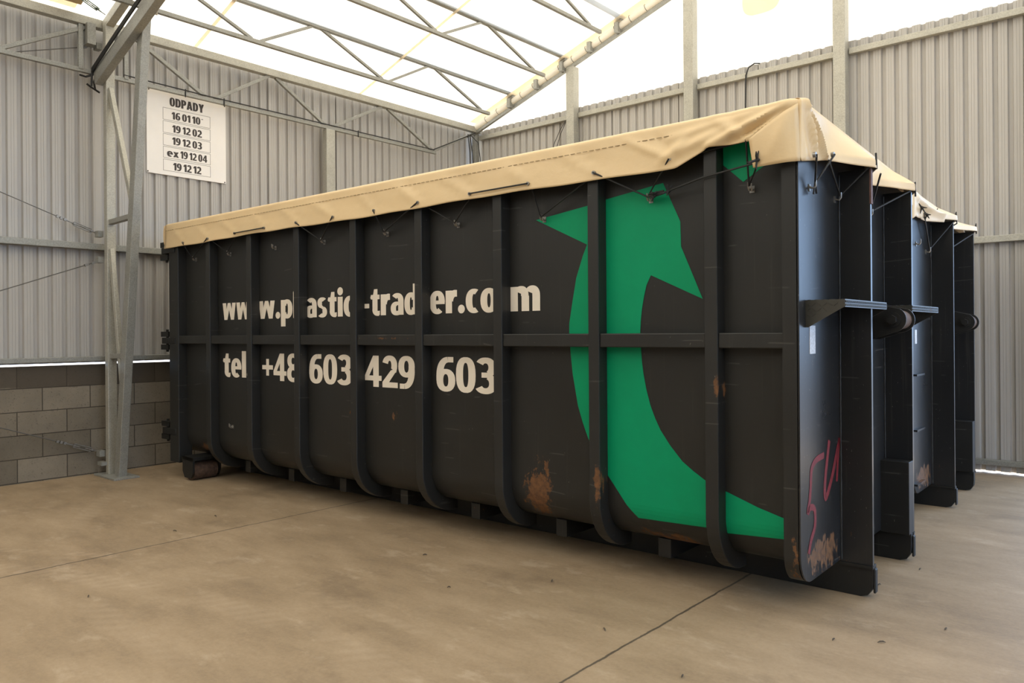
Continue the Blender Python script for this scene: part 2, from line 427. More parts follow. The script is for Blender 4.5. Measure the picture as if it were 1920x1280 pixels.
# eaves girder along the left wall
XE = -7.90
t = thing('eaves_girder', 'long galvanised lattice girder under the roof edge along the left wall', 'girder', (XE, 2.5, 4.66))
def at(root, o):
    """keep world coordinates for a child built in world space"""
    o.matrix_parent_inverse = Matrix.Translation(root.location).inverted() if root.rotation_euler.z == 0 else root.matrix_basis.inverted(); return o
def wpart(root, mb, name, mat, **k):
    o = mb.build(name, mat, root, **k); at(root, o); return o
wpart(t, MB().bar((XE, -4.2, 5.235), (XE, 5.72, 5.235), 0.10, 0.10), 'top_chord', 'galv_light', bevel=0.006)
wpart(t, MB().bar((XE, -4.2, 4.665), (XE, 4.64, 4.665), 0.05, 0.05), 'bottom_chord', 'galv', bevel=0.004)
zz = [(-3.5, 5.19), (-2.53, 4.69), (-1.8, 4.69), (-0.80, 5.19)]
for (y0, z0), (y1, z1) in [((-3.2, 5.19), (-2.3, 4.69)), ((-1.72, 4.69), (-0.80, 5.20)), ((-0.29, 5.19), (0.58, 4.69)), ((0.70, 4.69), (1.50, 5.19)),
                           ((1.60, 5.19), (2.42, 4.69)), ((2.54, 4.69), (3.48, 5.19)), ((3.60, 5.19), (4.56, 4.69)), ((4.60, 4.69), (5.62, 5.19))]:
    wpart(t, MB().bar((XE, y0, z0), (XE, y1, z1), 0.045, 0.045), 'diagonal', 'galv', bevel=0.004)
for y in (-0.92, -0.42):
    wpart(t, MB().bar((XE + 0.01, y, 4.67), (XE + 0.01, y, 5.2), 0.05, 0.05), 'strut', 'galv', bevel=0.004)

# lattice purlins
def purlin(x, zt, zb, yend, tops, label):
    r = thing('lattice_purlin', label, 'purlin', (x, 2.5, zb), 0, 'lattice purlins under the roof membrane')
    wpart(r, MB().bar((x, -4.2, zt), (x, 5.70, zt), 0.065, 0.07), 'top_chord', 'galv', bevel=0.006)
    wpart(r, MB().bar((x, -4.2, zb), (x, yend, zb), 0.05, 0.05), 'bottom_chord', 'galv', bevel=0.005)
    for tt in tops:
        for a, c in ((tt - 0.06, tt - 0.84), (tt + 0.06, tt + 1.10)):
            if c < -4: continue
            wpart(r, MB().bar((x, a, zt - 0.02), (x, min(c, yend), zb + 0.02), 0.036, 0.036), 'diagonal', 'galv', bevel=0.004)
    wpart(r, MB().box(x - 0.06, x + 0.06, 5.55, 5.72, zt - 0.09, zt + 0.03), 'bracket', 'galv')
tp = (-2.42, -0.37, 1.68, 3.74)
purlin(-7.02, 5.70, 5.24, 5.03, tp, 'lowest lattice purlin of the roof, nearest the left wall')
purlin(-5.90, 6.065, 5.635, 5.09, tp, 'middle lattice purlin of the roof, meeting the rafter above the first gable post')
purlin(-4.84, 6.445, 6.035, 5.10, tp, 'highest lattice purlin of the roof, at the upper edge of the photo')

# portal frame standing against the left wall
YC = -0.655
t = thing('portal_frame', 'galvanised lattice portal frame leg beside the white sign, on a foot plate', 'frame', (-7.6, YC, 0))
wpart(t, MB().bar((-7.775, YC, 0.02), (-7.775, YC, 5.24), 0.10, 0.085), 'outer_chord', 'galv_light', bevel=0.006)
wpart(t, MB().bar((-7.53, YC, 0.02), (-6.77, YC, 5.42), 0.09, 0.125, (1, 0, 0)), 'inner_chord', 'galv', bevel=0.006)
wpart(t, MB().bar((-7.86, YC - 0.09, 4.59), (-3.0, YC - 0.09, 6.20), 0.09, 0.16), 'rafter_chord', 'galv', bevel=0.006)
wpart(t, MB().bar((-7.84, YC, 5.215), (-3.0, YC, 6.78), 0.09, 0.11), 'top_chord', 'galv_light', bevel=0.006)
for p, q in (((-7.74, 4.47), (-7.14, 3.05)), ((-7.74, 2.62), (-7.45, 1.05)), ((-6.6, 5.02), (-6.25, 5.7)), ((-6.2, 5.7), (-5.3, 5.48))):
    wpart(t, MB().bar((p[0], YC, p[1]), (q[0], YC, q[1]), 0.05, 0.065), 'diagonal', 'galv_light', bevel=0.004)
for z, x1 in ((2.93, -7.16), (1.38, -7.4)):
    wpart(t, MB().bar((-7.76, YC + 0.0, z), (x1, YC + 0.0, z + 0.01), 0.06, 0.055), 'strut', 'galv', bevel=0.004)
wpart(t, MB().box(-7.93, -7.36, YC - 0.14, YC + 0.14, 0.0, 0.022), 'foot_plate', 'galv', bevel=0.003)
wpart(t, MB().box(-7.90, -7.78, YC - 0.11, YC - 0.045, 0.12, 0.16), 'lug', 'galv')
for z in (4.98, 2.80, 2.50, 0.25):
    wpart(t, MB().box(-7.96, -7.86, YC - 0.10, YC - 0.04, z - 0.035, z + 0.035), 'lug', 'galv')
for y in (-0.83, -0.50):
    wpart(t, MB().box(-7.93, -7.80, y - 0.045, y + 0.045, 4.96, 5.20), 'cleat', 'galv')

# rafter of the back gable: sleeve of membrane laced round a tube
YR = 5.60
t = thing('gable_rafter', 'pale membrane-wrapped tubular rafter sloping along the top of the back gable', 'rafter', (XL, YR, 5.2))
def rz(x): return roof(x) - 0.075
wpart(t, MB().tube([(-7.95, YR, rz(-7.95)), (0, YR, rz(0))], 0.052, 14), 'sleeve', 'sleeve', smooth=True)
wpart(t, MB().bar((-7.95, YR + 0.02, rz(-7.95) - 0.085), (0, YR + 0.02, rz(0) - 0.085), 0.05, 0.05), 'tube', 'galv')
x = -7.6
while x < -3.5:
    pts = [Vector((x, YR, rz(x))) + Vector((0, 1, 0)) * 0.057 * math.cos(a) + Vector((-SL, 0, 1)).normalized() * 0.057 * math.sin(a) for a in [2 * PI * k / 14 for k in range(15)]]
    wpart(t, MB().tube(pts, 0.004, 5, False), 'lacing_ring', 'wire'); x += 0.27
for x in (-7.02, -6.43, -5.9, -5.35, -4.84):
    wpart(t, MB().box(x - 0.035, x + 0.035, YR - 0.09, YR + 0.04, rz(x) - 0.10, rz(x) + 0.05), 'clamp', 'galv')

# gable posts
for i, (x, lb) in enumerate(((-5.775, 'galvanised gable post meeting the sloping rafter, far back above the tarpaulin'), (-3.68, 'middle galvanised gable post behind the big tarpaulin'),
                             (-1.605, 'rightmost galvanised gable post, rising behind the peaked corner of the tarpaulin'))):
    ztop = roof(x) - (0.16 if i == 0 else 0.03)
    o = MB().box(x - 0.075, x + 0.075, 5.585, 5.735, 0.0, ztop).build('gable_post', 'galv_light', bevel=0.008)
    tag(o, lb, 'post', 'posts of the back gable')
o = MB().box(-7.99, -7.90, 5.62, 5.72, 0, 5.18).build('corner_post', 'galv', bevel=0.006)
tag(o, 'galvanised corner post where the left wall meets the back gable', 'post')
o = MB().box(-7.96, -7.86, 2.415, 2.565, 0, 4.64).build('wall_post', 'galv_light', bevel=0.006)
tag(o, 'galvanised post on the left wall under the girder, above the tarpaulin', 'post')
# girts
for nm, z, h, x0, lb in (('wall_rail', 2.66, 0.075, XL, 'galvanised rail across the left wall halfway up, behind the frame leg'),
                     ('wall_rail', 1.35, 0.055, XL, 'galvanised bottom rail of the left wall just above the concrete blocks')):
    o = MB().box(x0 - 0.046, x0 + 0.065, YF, YB - 0.03, z - h / 2, z + h / 2).build(nm, 'galv', bevel=0.005)
    tag(o, lb, 'rail')
for x0, x1, lb in ((-7.89, -5.855, 'short rail along the top of the gable cladding, left of the first gable post'), (-5.695, -3.76, 'rail on the gable cladding between the first and the middle gable post'),
                   (-3.60, -1.685, 'rail on the gable cladding between the middle and the rightmost gable post'), (-1.52, 0.42, 'rail on the gable cladding right of the rightmost gable post')):
    o = MB().box(x0, x1, YB - 0.075, YB - 0.004, 5.065, 5.14).build('gable_rail', 'galv_light', bevel=0.005)
    tag(o, lb, 'rail', 'rails along the top of the gable cladding')
o = MB().box(-1.52, 0.42, YB - 0.07, YB - 0.004, 2.59, 2.665).build('gable_rail', 'galv_light', bevel=0.005)
tag(o, 'horizontal rail halfway up the gable at the far right, beside the last container', 'rail')
o = MB().box(-7.9, 0.42, YB - 0.07, YB - 0.004, 0.095, 0.155).build('gable_rail', 'galv', bevel=0.005)
tag(o, 'bottom rail of the gable just above the strip of daylight at the floor', 'rail')
o = MB().box(0.425, 0.54, YB - 0.16, YB - 0.002, 0, 5.25).build('gate_post', 'galv', bevel=0.006)
tag(o, 'gate post ending the gable cladding at the right edge of the photo', 'post')

# bracing ropes with turnbuckles
def rope(p, q, label, tb=None, mat='steel'):
    p, q = Vector(p), Vector(q)
    r = thing('bracing_rope', label, 'rope', tuple(q), 0, 'wire bracing ropes on the left wall')
    wpart(r, MB().tube([p, p.lerp(q, .5) - Vector((0, 0, 0.006)), q], 0.0055, 6), 'wire', 'wire')
    d = (q - p).normalized()
    if tb:
        a = q - d * (tb + 0.20); c = q - d * tb
        b = MB(); s = d.cross(Vector((1, 0, 0))).normalized() * 0.020
        b.tube([a + s, c + s], 0.007, 6); b.tube([a - s, c - s], 0.007, 6)
        b.bar(a - d * .012, a + d * .012, .05, .02); b.bar(c - d * .012, c + d * .012, .05, .02)
        b.tube([a - d * .09, a + d * .07], 0.008, 6); b.tube([c - d * .07, c + d * .06], 0.008, 6)
        wpart(r, b, 'turnbuckle', mat)
        b = MB()
        for k in (0.30, 0.34, 0.38):
            e = q - d * (tb + k); b.bar(e - d * .012, e + d * .012, .03, .03)
        wpart(r, b, 'rope_clamp', mat)
    else:
        b = MB(); e = q - d * 0.16; b.bar(e - d * .02, e + d * .02, .03, .03); b.bar(q - d * .10, q, .02, .03)
        wpart(r, b, 'rope_clamp', mat)
XW = -7.95
rope((XW, -6.6, 4.98), (XW, -0.70, 2.80), 'wire rope rising left from the frame leg, with a turnbuckle above the wall rail', 0.10)
rope((XW, -6.6, 0.25), (XW, -0.70, 2.495), 'wire rope falling left from the frame leg just below the wall rail')
rope((XW, -6.6, 2.50), (XW, -0.70, 0.255), 'wire rope in front of the concrete blocks, with a turnbuckle near the foot', 0.12)
rope((XW, -6.6, 2.95), (XW, -0.70, 5.01), 'wire rope near the top of the left wall behind the girder diagonals')
rope((-6.2, -4.0, 5.93), (-7.70, -0.72, 5.30), 'wire rope under the roof with a green turnbuckle, at the top left corner', 0.12, 'green_metal')
o = MB().bar((-7.75, -1.06, roof(-7.75) - 0.03), (-6.0, -1.06, roof(-6.0) - 0.03), 0.20, 0.022).build('roof_plank', 'wood')
tag(o, 'pale beige plank under the roof at the top left corner', 'plank')

# electric cables
def cable(name, lines, label, r=0.007, parts=None):
    b = MB()
    for l in lines: b.tube(l, r, 6)
    o = b.build(name, 'cord', smooth=True); tag(o, label, 'cable'); return o
k0 = Vector((-7.86, YC - 0.15, 4.64)); k1 = Vector((-5.6, YC - 0.15, 5.405)); up = Vector((0, 0, 1))
lines = []
for o1 in (0.02, 0.042, 0.062):
    lines.append([k0 + up * (o1 - .06) + Vector((-.02, 0, -.10)), k0 + up * o1, k0.lerp(k1, .3) + up * (o1 + .02), k0.lerp(k1, .6) + up * (o1 + .028), k1 + up * (o1 + .05)])
cable('cable_bundle', lines, 'bundle of black cables strapped along the rafter chord at the top left', 0.010)
cable('cable_bundle', [[(-7.84, -0.76, 4.66), (-7.88, -0.78, 4.55), (-7.9, -0.76, 4.48), (-7.9, -0.71, 4.45), (-7.92, -0.80, 4.50), (-7.93, -0.84, 4.53)], [(-7.88, -0.93, 4.60), (-7.9, -0.86, 4.60), (-7.86, -0.78, 4.64), (-7.84, -0.76, 4.66)]], 'loose black cable ends hanging behind the frame leg', 0.012)
cable('girder_cable', [[(XE + .03, -0.45, 4.715), (XE + .03, 0.6, 4.70), (XE + .03, 2.4, 4.70), (XE + .03, 4.56, 4.70), (XE + .03, 5.1, 4.95), (XE + .03, 5.58, 5.17)],
                       [(XE + .03, 0.30, 4.62), (XE + .03, 0.30, 4.72)], [(XE + .03, 0.82, 4.62), (XE + .03, 0.82, 4.72)], [(XE + .03, 3.0, 4.62), (XE + .03, 3.0, 4.72)]],
      'black cable tied along the bottom chord of the girder above the sign', 0.008)
cable('hanging_cable', [[(-7.87, 5.45, 5.10), (-7.86, 5.50, 4.8), (-7.86, 5.56, 4.2), (-7.86, 5.55, 3.2)], [(-7.87, 5.40, 5.12), (-7.86, 5.43, 4.8), (-7.86, 5.5, 3.2)],
                        [(-7.87, 5.45, 5.12), (-7.82, 5.60, 5.0), (-7.80, 5.64, 4.7), (-7.82, 5.6, 4.2), (-7.82, 5.6, 3.2)]], 'loose black cables hanging in the far corner of the hall', 0.008)
cable('hanging_cable', [[(-2.70, 5.766, 5.245), (-2.76, 5.73, 5.25), (-2.83, 5.70, 5.20), (-2.86, 5.68, 5.10), (-2.87, 5.68, 4.7), (-2.87, 5.68, 3.0)]],
      'black cable hanging down the gable between the middle and the rightmost post', 0.009)
cable('hanging_cable', [[(-5.87, 5.60, 5.02), (-6.0, 5.62, 4.9), (-6.16, 5.66, 4.70), (-6.3, 5.66, 4.2)], [(-5.87, 5.60, 5.0), (-5.98, 5.62, 4.85), (-6.10, 5.66, 4.65), (-6.2, 5.66, 4.2)]],
      'pair of thin black cables hanging left of the first gable post', 0.005)

# ------------------------------------------------------------------ writing
def arc(cx, cy, rx, ry, tx, ty, a0=0, a1=360, p=2.25, n=26):
    """piece of a ring: outer radii rx, ry; stroke tx across, ty up"""
    def pt(a, x, y):
        c, q = math.cos(a), math.sin(a)
        return (cx + x * math.copysign(abs(c) ** (2 / p), c), cy + y * math.copysign(abs(q) ** (2 / p), q))
    out = []
    for k in range(n):
        u, w = [math.radians(a0 + (a1 - a0) * (k + e) / n) for e in (0, 1)]
        out.append([pt(u, rx, ry), pt(w, rx, ry), pt(w, rx - tx, ry - ty), pt(u, rx - tx, ry - ty)])
    return [out]
def rc(x0, x1, y0, y1): return [[[(x0, y0), (x1, y0), (x1, y1), (x0, y1)]]]
def qd(*p): return [[list(p)]]
def dot(cx, cy, r): return [[[(cx + r * math.cos(2 * PI * k / 24), cy + r * math.sin(2 * PI * k / 24)) for k in range(24)]]]
def glyphs(S, Hh, Q, K):
    """condensed bold letters; S, Hh = stem and bar of the small letters, Q, K = of capitals and figures"""
    G = {}
    G['o'] = (0.90, arc(.45, .5, .45, .525, S, Hh))
    G['c'] = (0.74, arc(.45, .5, .45, .525, S, Hh, 62, 298))
    G['e'] = (0.88, arc(.445, .5, .445, .525, S, Hh, 0, 180) + arc(.445, .5, .445, .525, S, Hh, 180, 308) + rc(.2, .885, .42, .585))
    G['a'] = (0.86, rc(.86 - S, .86, 0, .68) + arc(.44, .64, .42, .385, S, Hh, 0, 140) + arc(.40, .30, .40, .325, S, Hh * .9, 75, 300) + rc(.36, .70, .455, .60) + qd((.38, -.02), (.60, .06), (.62, .22), (.38, .17)))
    G['d'] = (0.92, rc(.92 - S, .92, 0, 1.42) + arc(.43, .5, .43, .525, S, Hh, 30, 330) + rc(.45, .75, .80, 1.0) + rc(.45, .75, .02, .2))
    G['p'] = (0.92, rc(0, S, -.45, 1) + arc(.49, .5, .43, .525, S, Hh, -150, 150) + rc(.2, .45, .80, 1.0) + rc(.2, .45, .02, .2))
    G['l'] = (S, rc(0, S, 0, 1.42))
    G['i'] = (S + .02, rc(.01, S + .01, 0, 1) + dot(S / 2 + .01, 1.28, S * .57))
    G['r'] = (0.64, rc(0, S, 0, 1) + arc(.56, .42, .50, .60, S, .30, 88, 165) + qd((.54, .72), (.65, .72), (.65, 1.01), (.54, 1.02)))
    G['t'] = (0.68, rc(.15, .15 + S, .25, 1.0) + qd((.20, 1.0), (.15 + S, 1.0), (.15 + S, 1.27), (.27, 1.27)) + rc(.05, .66, .78, 1.0) + qd((0, .84), (.15, .78), (.22, 1.0), (0.05, 1.0)) + arc(.55, .30, .40, .325, S, .23, 180, 280) + qd((.50, -.02), (.68, .03), (.68, .23), (.50, .205)))
    G['w'] = (1.36, qd((0, 1), (S * 1.02, 1), (.47, 0), (.18, 0)) + qd((.18, 0), (.50, 0), (.80, 1), (.54, 1)) + qd((.56, 1), (.82, 1), (1.18, 0), (.86, 0)) + qd((.88, 0), (1.18, 0), (1.36, 1), (1.36 - S * 1.0, 1)))
    G['m'] = (1.42, rc(0, S, 0, 1) + rc(.54, .54 + S, 0, .62) + rc(1.42 - S, 1.42, 0, .62) + arc(.52, .62, .36, .405, S, .24, 0, 150) + arc(1.06, .62, .36, .405, S, .24, 0, 150) + rc(S - .02, .55, .78, .90))
    G['s'] = (0.74, arc(.37, .74, .36, .285, S * .95, Hh * .9, 40, 250) + arc(.37, .26, .37, .285, S * .95, Hh * .9, -140, 72) + qd((.04, .68), (.25, .55), (.70, .32), (.52, .46), (.36, .62)) + qd((.10, .58), (.45, .37), (.66, .42), (.30, .64)))
    G['.'] = (0.38, dot(.19, .17, .19))
    G['-'] = (0.52, rc(.03, .49, .36, .58))
    G['x'] = (0.86, qd((0, 0), (.34, 0), (.84, 1), (.50, 1)) + qd((.02, 1), (.36, 1), (.86, 0), (.52, 0)))
    # figures and capitals, height 1
    G['0'] = (0.66, arc(.33, .5, .33, .515, Q, K, p=2.5))
    G['1'] = (0.44, rc(.44 - Q, .44, 0, 1) + qd((.44 - Q, 1), (.44 - Q, .70), (0, .66), (0, .80)) + qd((.1, .82), (.44 - Q, .72), (.44 - Q, 1), (.26, 1)))
    G['2'] = (0.64, arc(.31, .70, .31, .315, Q, K, -35, 165) + rc(0, .64, 0, .17) + qd((0, .17), (.28, .17), (.60, .55), (.36, .55)) + qd((.34, .50), (.40, .56), (.62, .62), (.58, .48)))
    G['3'] = (0.64, arc(.29, .735, .33, .28, Q, K, -70, 150) + arc(.28, .28, .36, .295, Q, K, -150, 72) + rc(.16, .40, .445, .59))
    G['4'] = (0.72, rc(.36, .36 + Q, 0, 1) + rc(0, .72, .20, .36) + qd((0, .36), (.19, .36), (.42, .74), (.36, 1)) + rc(0, .2, .22, .36))
    G['6'] = (0.66, arc(.34, .32, .33, .335, Q, K * .92) + arc(.43, .44, .42, .57, Q, K, 92, 182) + rc(.42, .61, .85, 1.01) + rc(.01, .01 + Q, .30, .46))
    G['9'] = (0.66, [[[(.66 - x, 1 - y) for x, y in q] for q in pc] for pc in G['6'][1]])
    G['8'] = (0.66, arc(.33, .745, .31, .27, Q * .95, K * .9) + arc(.33, .275, .33, .29, Q * .98, K * .92))
    G['+'] = (0.62, rc(.23, .39, .17, .79) + rc(0, .62, .40, .56))
    G['O'] = (0.66, G['0'][1]); 
    G['D'] = (0.66, rc(0, Q, 0, 1) + arc(.24, .5, .42, .5, Q, K, -90, 90, 2.6) + rc(Q - .02, .26, 0, K) + rc(Q - .02, .26, 1 - K, 1))
    G['P'] = (0.62, rc(0, Q, 0, 1) + arc(.26, .69, .36, .31, Q, K, -90, 90, 2.6) + rc(Q - .02, .28, 1 - K, 1) + rc(Q - .02, .28, .38, .38 + K))
    G['A'] = (0.74, qd((0, 0), (Q * .98, 0), (.46, 1), (.22, 1)) + qd((.74 - Q * .98, 0), (.74, 0), (.52, 1), (.28, 1)) + rc(.18, .56, .17, .33))
    G['Y'] = (0.70, qd((0, 1), (Q * 1.05, 1), (.46, .45), (.24, .36)) + qd((.70 - Q * 1.05, 1), (.70, 1), (.46, .36), (.24, .45)) + rc(.35 - Q / 2, .35 + Q / 2, 0, .46))
    st = []
    for k in range(5):
        a = PI / 2 + 2 * PI * k / 5; c, q = math.cos(a), math.sin(a)
        st.append([[(.3 - q * .07, .5 + c * .07), (.3 + c * .3 - q * .04, .5 + q * .3 + c * .04), (.3 + c * .3 + q * .04, .5 + q * .3 - c * .04), (.3 + q * .07, .5 - c * .07)]])
    G['*'] = (0.6, st)
    return G
GL = glyphs(0.36, 0.225, 0.24, 0.165)
GS = glyphs(0.37, 0.22, 0.275, 0.15)
def put_text(mb, s, a0, a1, z0, z1, fn, G=None, gap=0.055, space=0.28):
    """letters filling a0..a1, small-letter or figure height z0..z1; mb may be a list: one builder per word"""
    G = G or GL; x = 0; items = []; w = 0
    for ch in s:
        if ch == ' ': x += space; w += 1; continue
        items.append((ch, x, w)); x += G[ch][0] + gap
    k = (a1 - a0) / (x - gap)
    for ch, x0, w in items:
        zz = (z1 - z0) * (0.74 if ch in 'ex' and G is GS else 1)
        if isinstance(mb, list):
            while len(mb) <= w: mb.append(MB())
            m_ = mb[w]
        else: m_ = mb
        for n_, piece in enumerate(G[ch][1]):
            for q in piece:
                m_.add([fn(a0 + (x0 + px) * k, z0 + py * zz, 0.0004 * n_) for px, py in q], [tuple(range(len(q)))])

# white waste-code sign on the left wall
t = thing('sign_board', 'white square sign with rows of dark figures under the girder on the left wall', 'sign', (XL, 0.4, 4.16))
SY0, SZ1, SW, SH = -0.105, 4.690, 1.045, 1.050
xs_ = XL - 0.026
wpart(t, MB().box(XL - 0.045, xs_, SY0, SY0 + SW, SZ1 - SH, SZ1), 'board', 'white', bevel=0.002)
def sy(f): return SY0 + SW * f * (1 - 0.07 * (1 - f))
fn = lambda a, z, o=0: (xs_ + 0.0012 + o, a, z)
for txt, f0, f1, v0, v1 in (('ODPADY', .289, .723, .056, .160), ('16 01 10', .315, .677, .227, .315), ('19 12 02', .322, .695, .384, .472),
        ('19 12 03', .320, .695, .532, .620), ('ex 19 12 04', .252, .760, .684, .772), ('19 12 12', .330, .685, .840, .930), ('*', .685, .715, .228, .256)):
    words = []; put_text(words, txt, sy(f0), sy(f1), SZ1 - SH * v1, SZ1 - SH * v0, fn, GS, 0.045, 0.20)
    for b in words: wpart(t, b, 'lettering', 'ink')
b = MB()
for v0, v1 in ((.191, .336), (.350, .492), (.505, .644), (.657, .794), (.810, .948)):
    a0, a1, z0, z1 = sy(.205), sy(.802), SZ1 - SH * v1, SZ1 - SH * v0; w = 0.0035; X0, X1 = xs_, xs_ + 0.0012
    b.box(X0, X1, a0, a1, z0, z0 + w); b.box(X0, X1, a0, a1, z1 - w, z1); b.box(X0, X1, a0, a0 + w, z0, z1); b.box(X0, X1, a1 - w, a1, z0, z1)
wpart(t, b, 'box_line', 'ink')
for f, v in ((.025, .015), (.985, .015), (.01, .985), (.98, .985)):
    y, z = SY0 + SW * f, SZ1 - SH * v
    wpart(t, MB().tube([(xs_, y, z), (xs_ + 0.006, y, z)], 0.008, 8), 'screw', 'ink')

# ------------------------------------------------------------------ hook-lift containers
LEN, WID, RD = 7.19, 2.23, 0.10
SP, W0, EX = 1.017, 0.607, 0.19
RIBS = [-6.328, -5.520, -4.702, -3.860, -3.032, -2.190, -1.348, -0.515]
def side_y(z, off=0.0):
    """outer face of the side sheet (off = distance it stands proud) with the rounded lower edge"""
    R = 0.26 + off; zc = 0.25 + 0.26
    if z >= zc: return -off
    q = min(R, zc - z); return -off + R - math.sqrt(max(0, R * R - q * q))
def side_arc(off, n=9):
    R = 0.26 + off; zc = 0.51
    return [(-off + R - R * math.cos(a), zc - R * math.sin(a)) for a in [PI / 2 * k / n for k in range(n + 1)]]

def hook(root, x, z, y=-0.0, face='side', s=1.0, name='tarp_hook'):
    """small bent rod welded to the plate, open upwards"""
    pts = [(0, 0), (0.012, -.012), (0.030, -.016), (0.040, -.004), (0.040, 0.028)]
    b = MB()
    if face == 'side':
        b.tube([(x - 0.006, y - a * s, z + h * s) for a, h in pts], 0.006, 6); b.tube([(x + 0.012, y - a * s, z + h * s * .9 - .006) for a, h in pts], 0.005, 6)
        b.box(x - 0.012, x + 0.018, y - 0.006, y + 0.004, z - 0.03, z + 0.01)
    else:
        b.tube([(y + a * s, x - 0.006, z + h * s) for a, h in pts], 0.006, 6); b.box(y - .002, y + .006, x - .012, x + .012, z - .03, z + .01)
    return b.build(name, 'steel', root, smooth=True)

def tread_step(root, y0, y1):
    z1, X1 = 1.792, 0.212
    st = MB().box(0, X1, y0, y1, z1 - 0.006, z1).build('step', 'tread', root)
    for y in (y0, y1 - 0.006):
        MB().prism([(0, z1 - 0.006), (X1, z1 - 0.006), (X1, z1 - 0.042), (0.02, 1.640), (0, 1.640)], lambda a, c, d: (a, d, c), y, y + 0.006).build('step_gusset', 'tread', st)
    MB().box(X1, X1 + 0.006, y0, y1, z1 - 0.042, z1 + 0.001).build('step_lip', 'tread', st)
    b = MB()                                             # raised bars of the tread plate
    n = int((y1 - y0) / 0.022)
    for i in range(n):
        y = y0 + 0.012 + i * 0.022
        for zz, sg in ((z1 - 0.030, 1), (z1 - 0.012, -1)):
            b.bar((X1 + 0.008, y - 0.007, zz - 0.005 * sg), (X1 + 0.008, y + 0.007, zz + 0.005 * sg), 0.004, 0.004, (1, 0, 0))
    for i in range(7):
        for j in range(5):
            x = 0.02 + i * 0.03; z = z1 - 0.025 - j * 0.03
            if z - 0.012 > 1.655 + 0.11 * x / X1 and x < X1 - 0.01:
                sg = 1 if (i + j) % 2 else -1
                b.bar((x - 0.010, y0 - 0.001, z - 0.007 * sg), (x + 0.010, y0 - 0.001, z + 0.007 * sg), 0.003, 0.004, (0, 1, 0))
    nn = int((y1 - y0) / 0.04)
    for i in range(nn):
        for j in range(5):
            sg = 1 if (i + j) % 2 else -1; y = y0 + 0.02 + i * 0.04; x = 0.02 + j * 0.042
            b.bar((x - .01, y - .008 * sg, z1 + .001), (x + .01, y + .008 * sg, z1 + .001), .005, .003)
    b.build('tread_bars', 'tread', st)
    return st

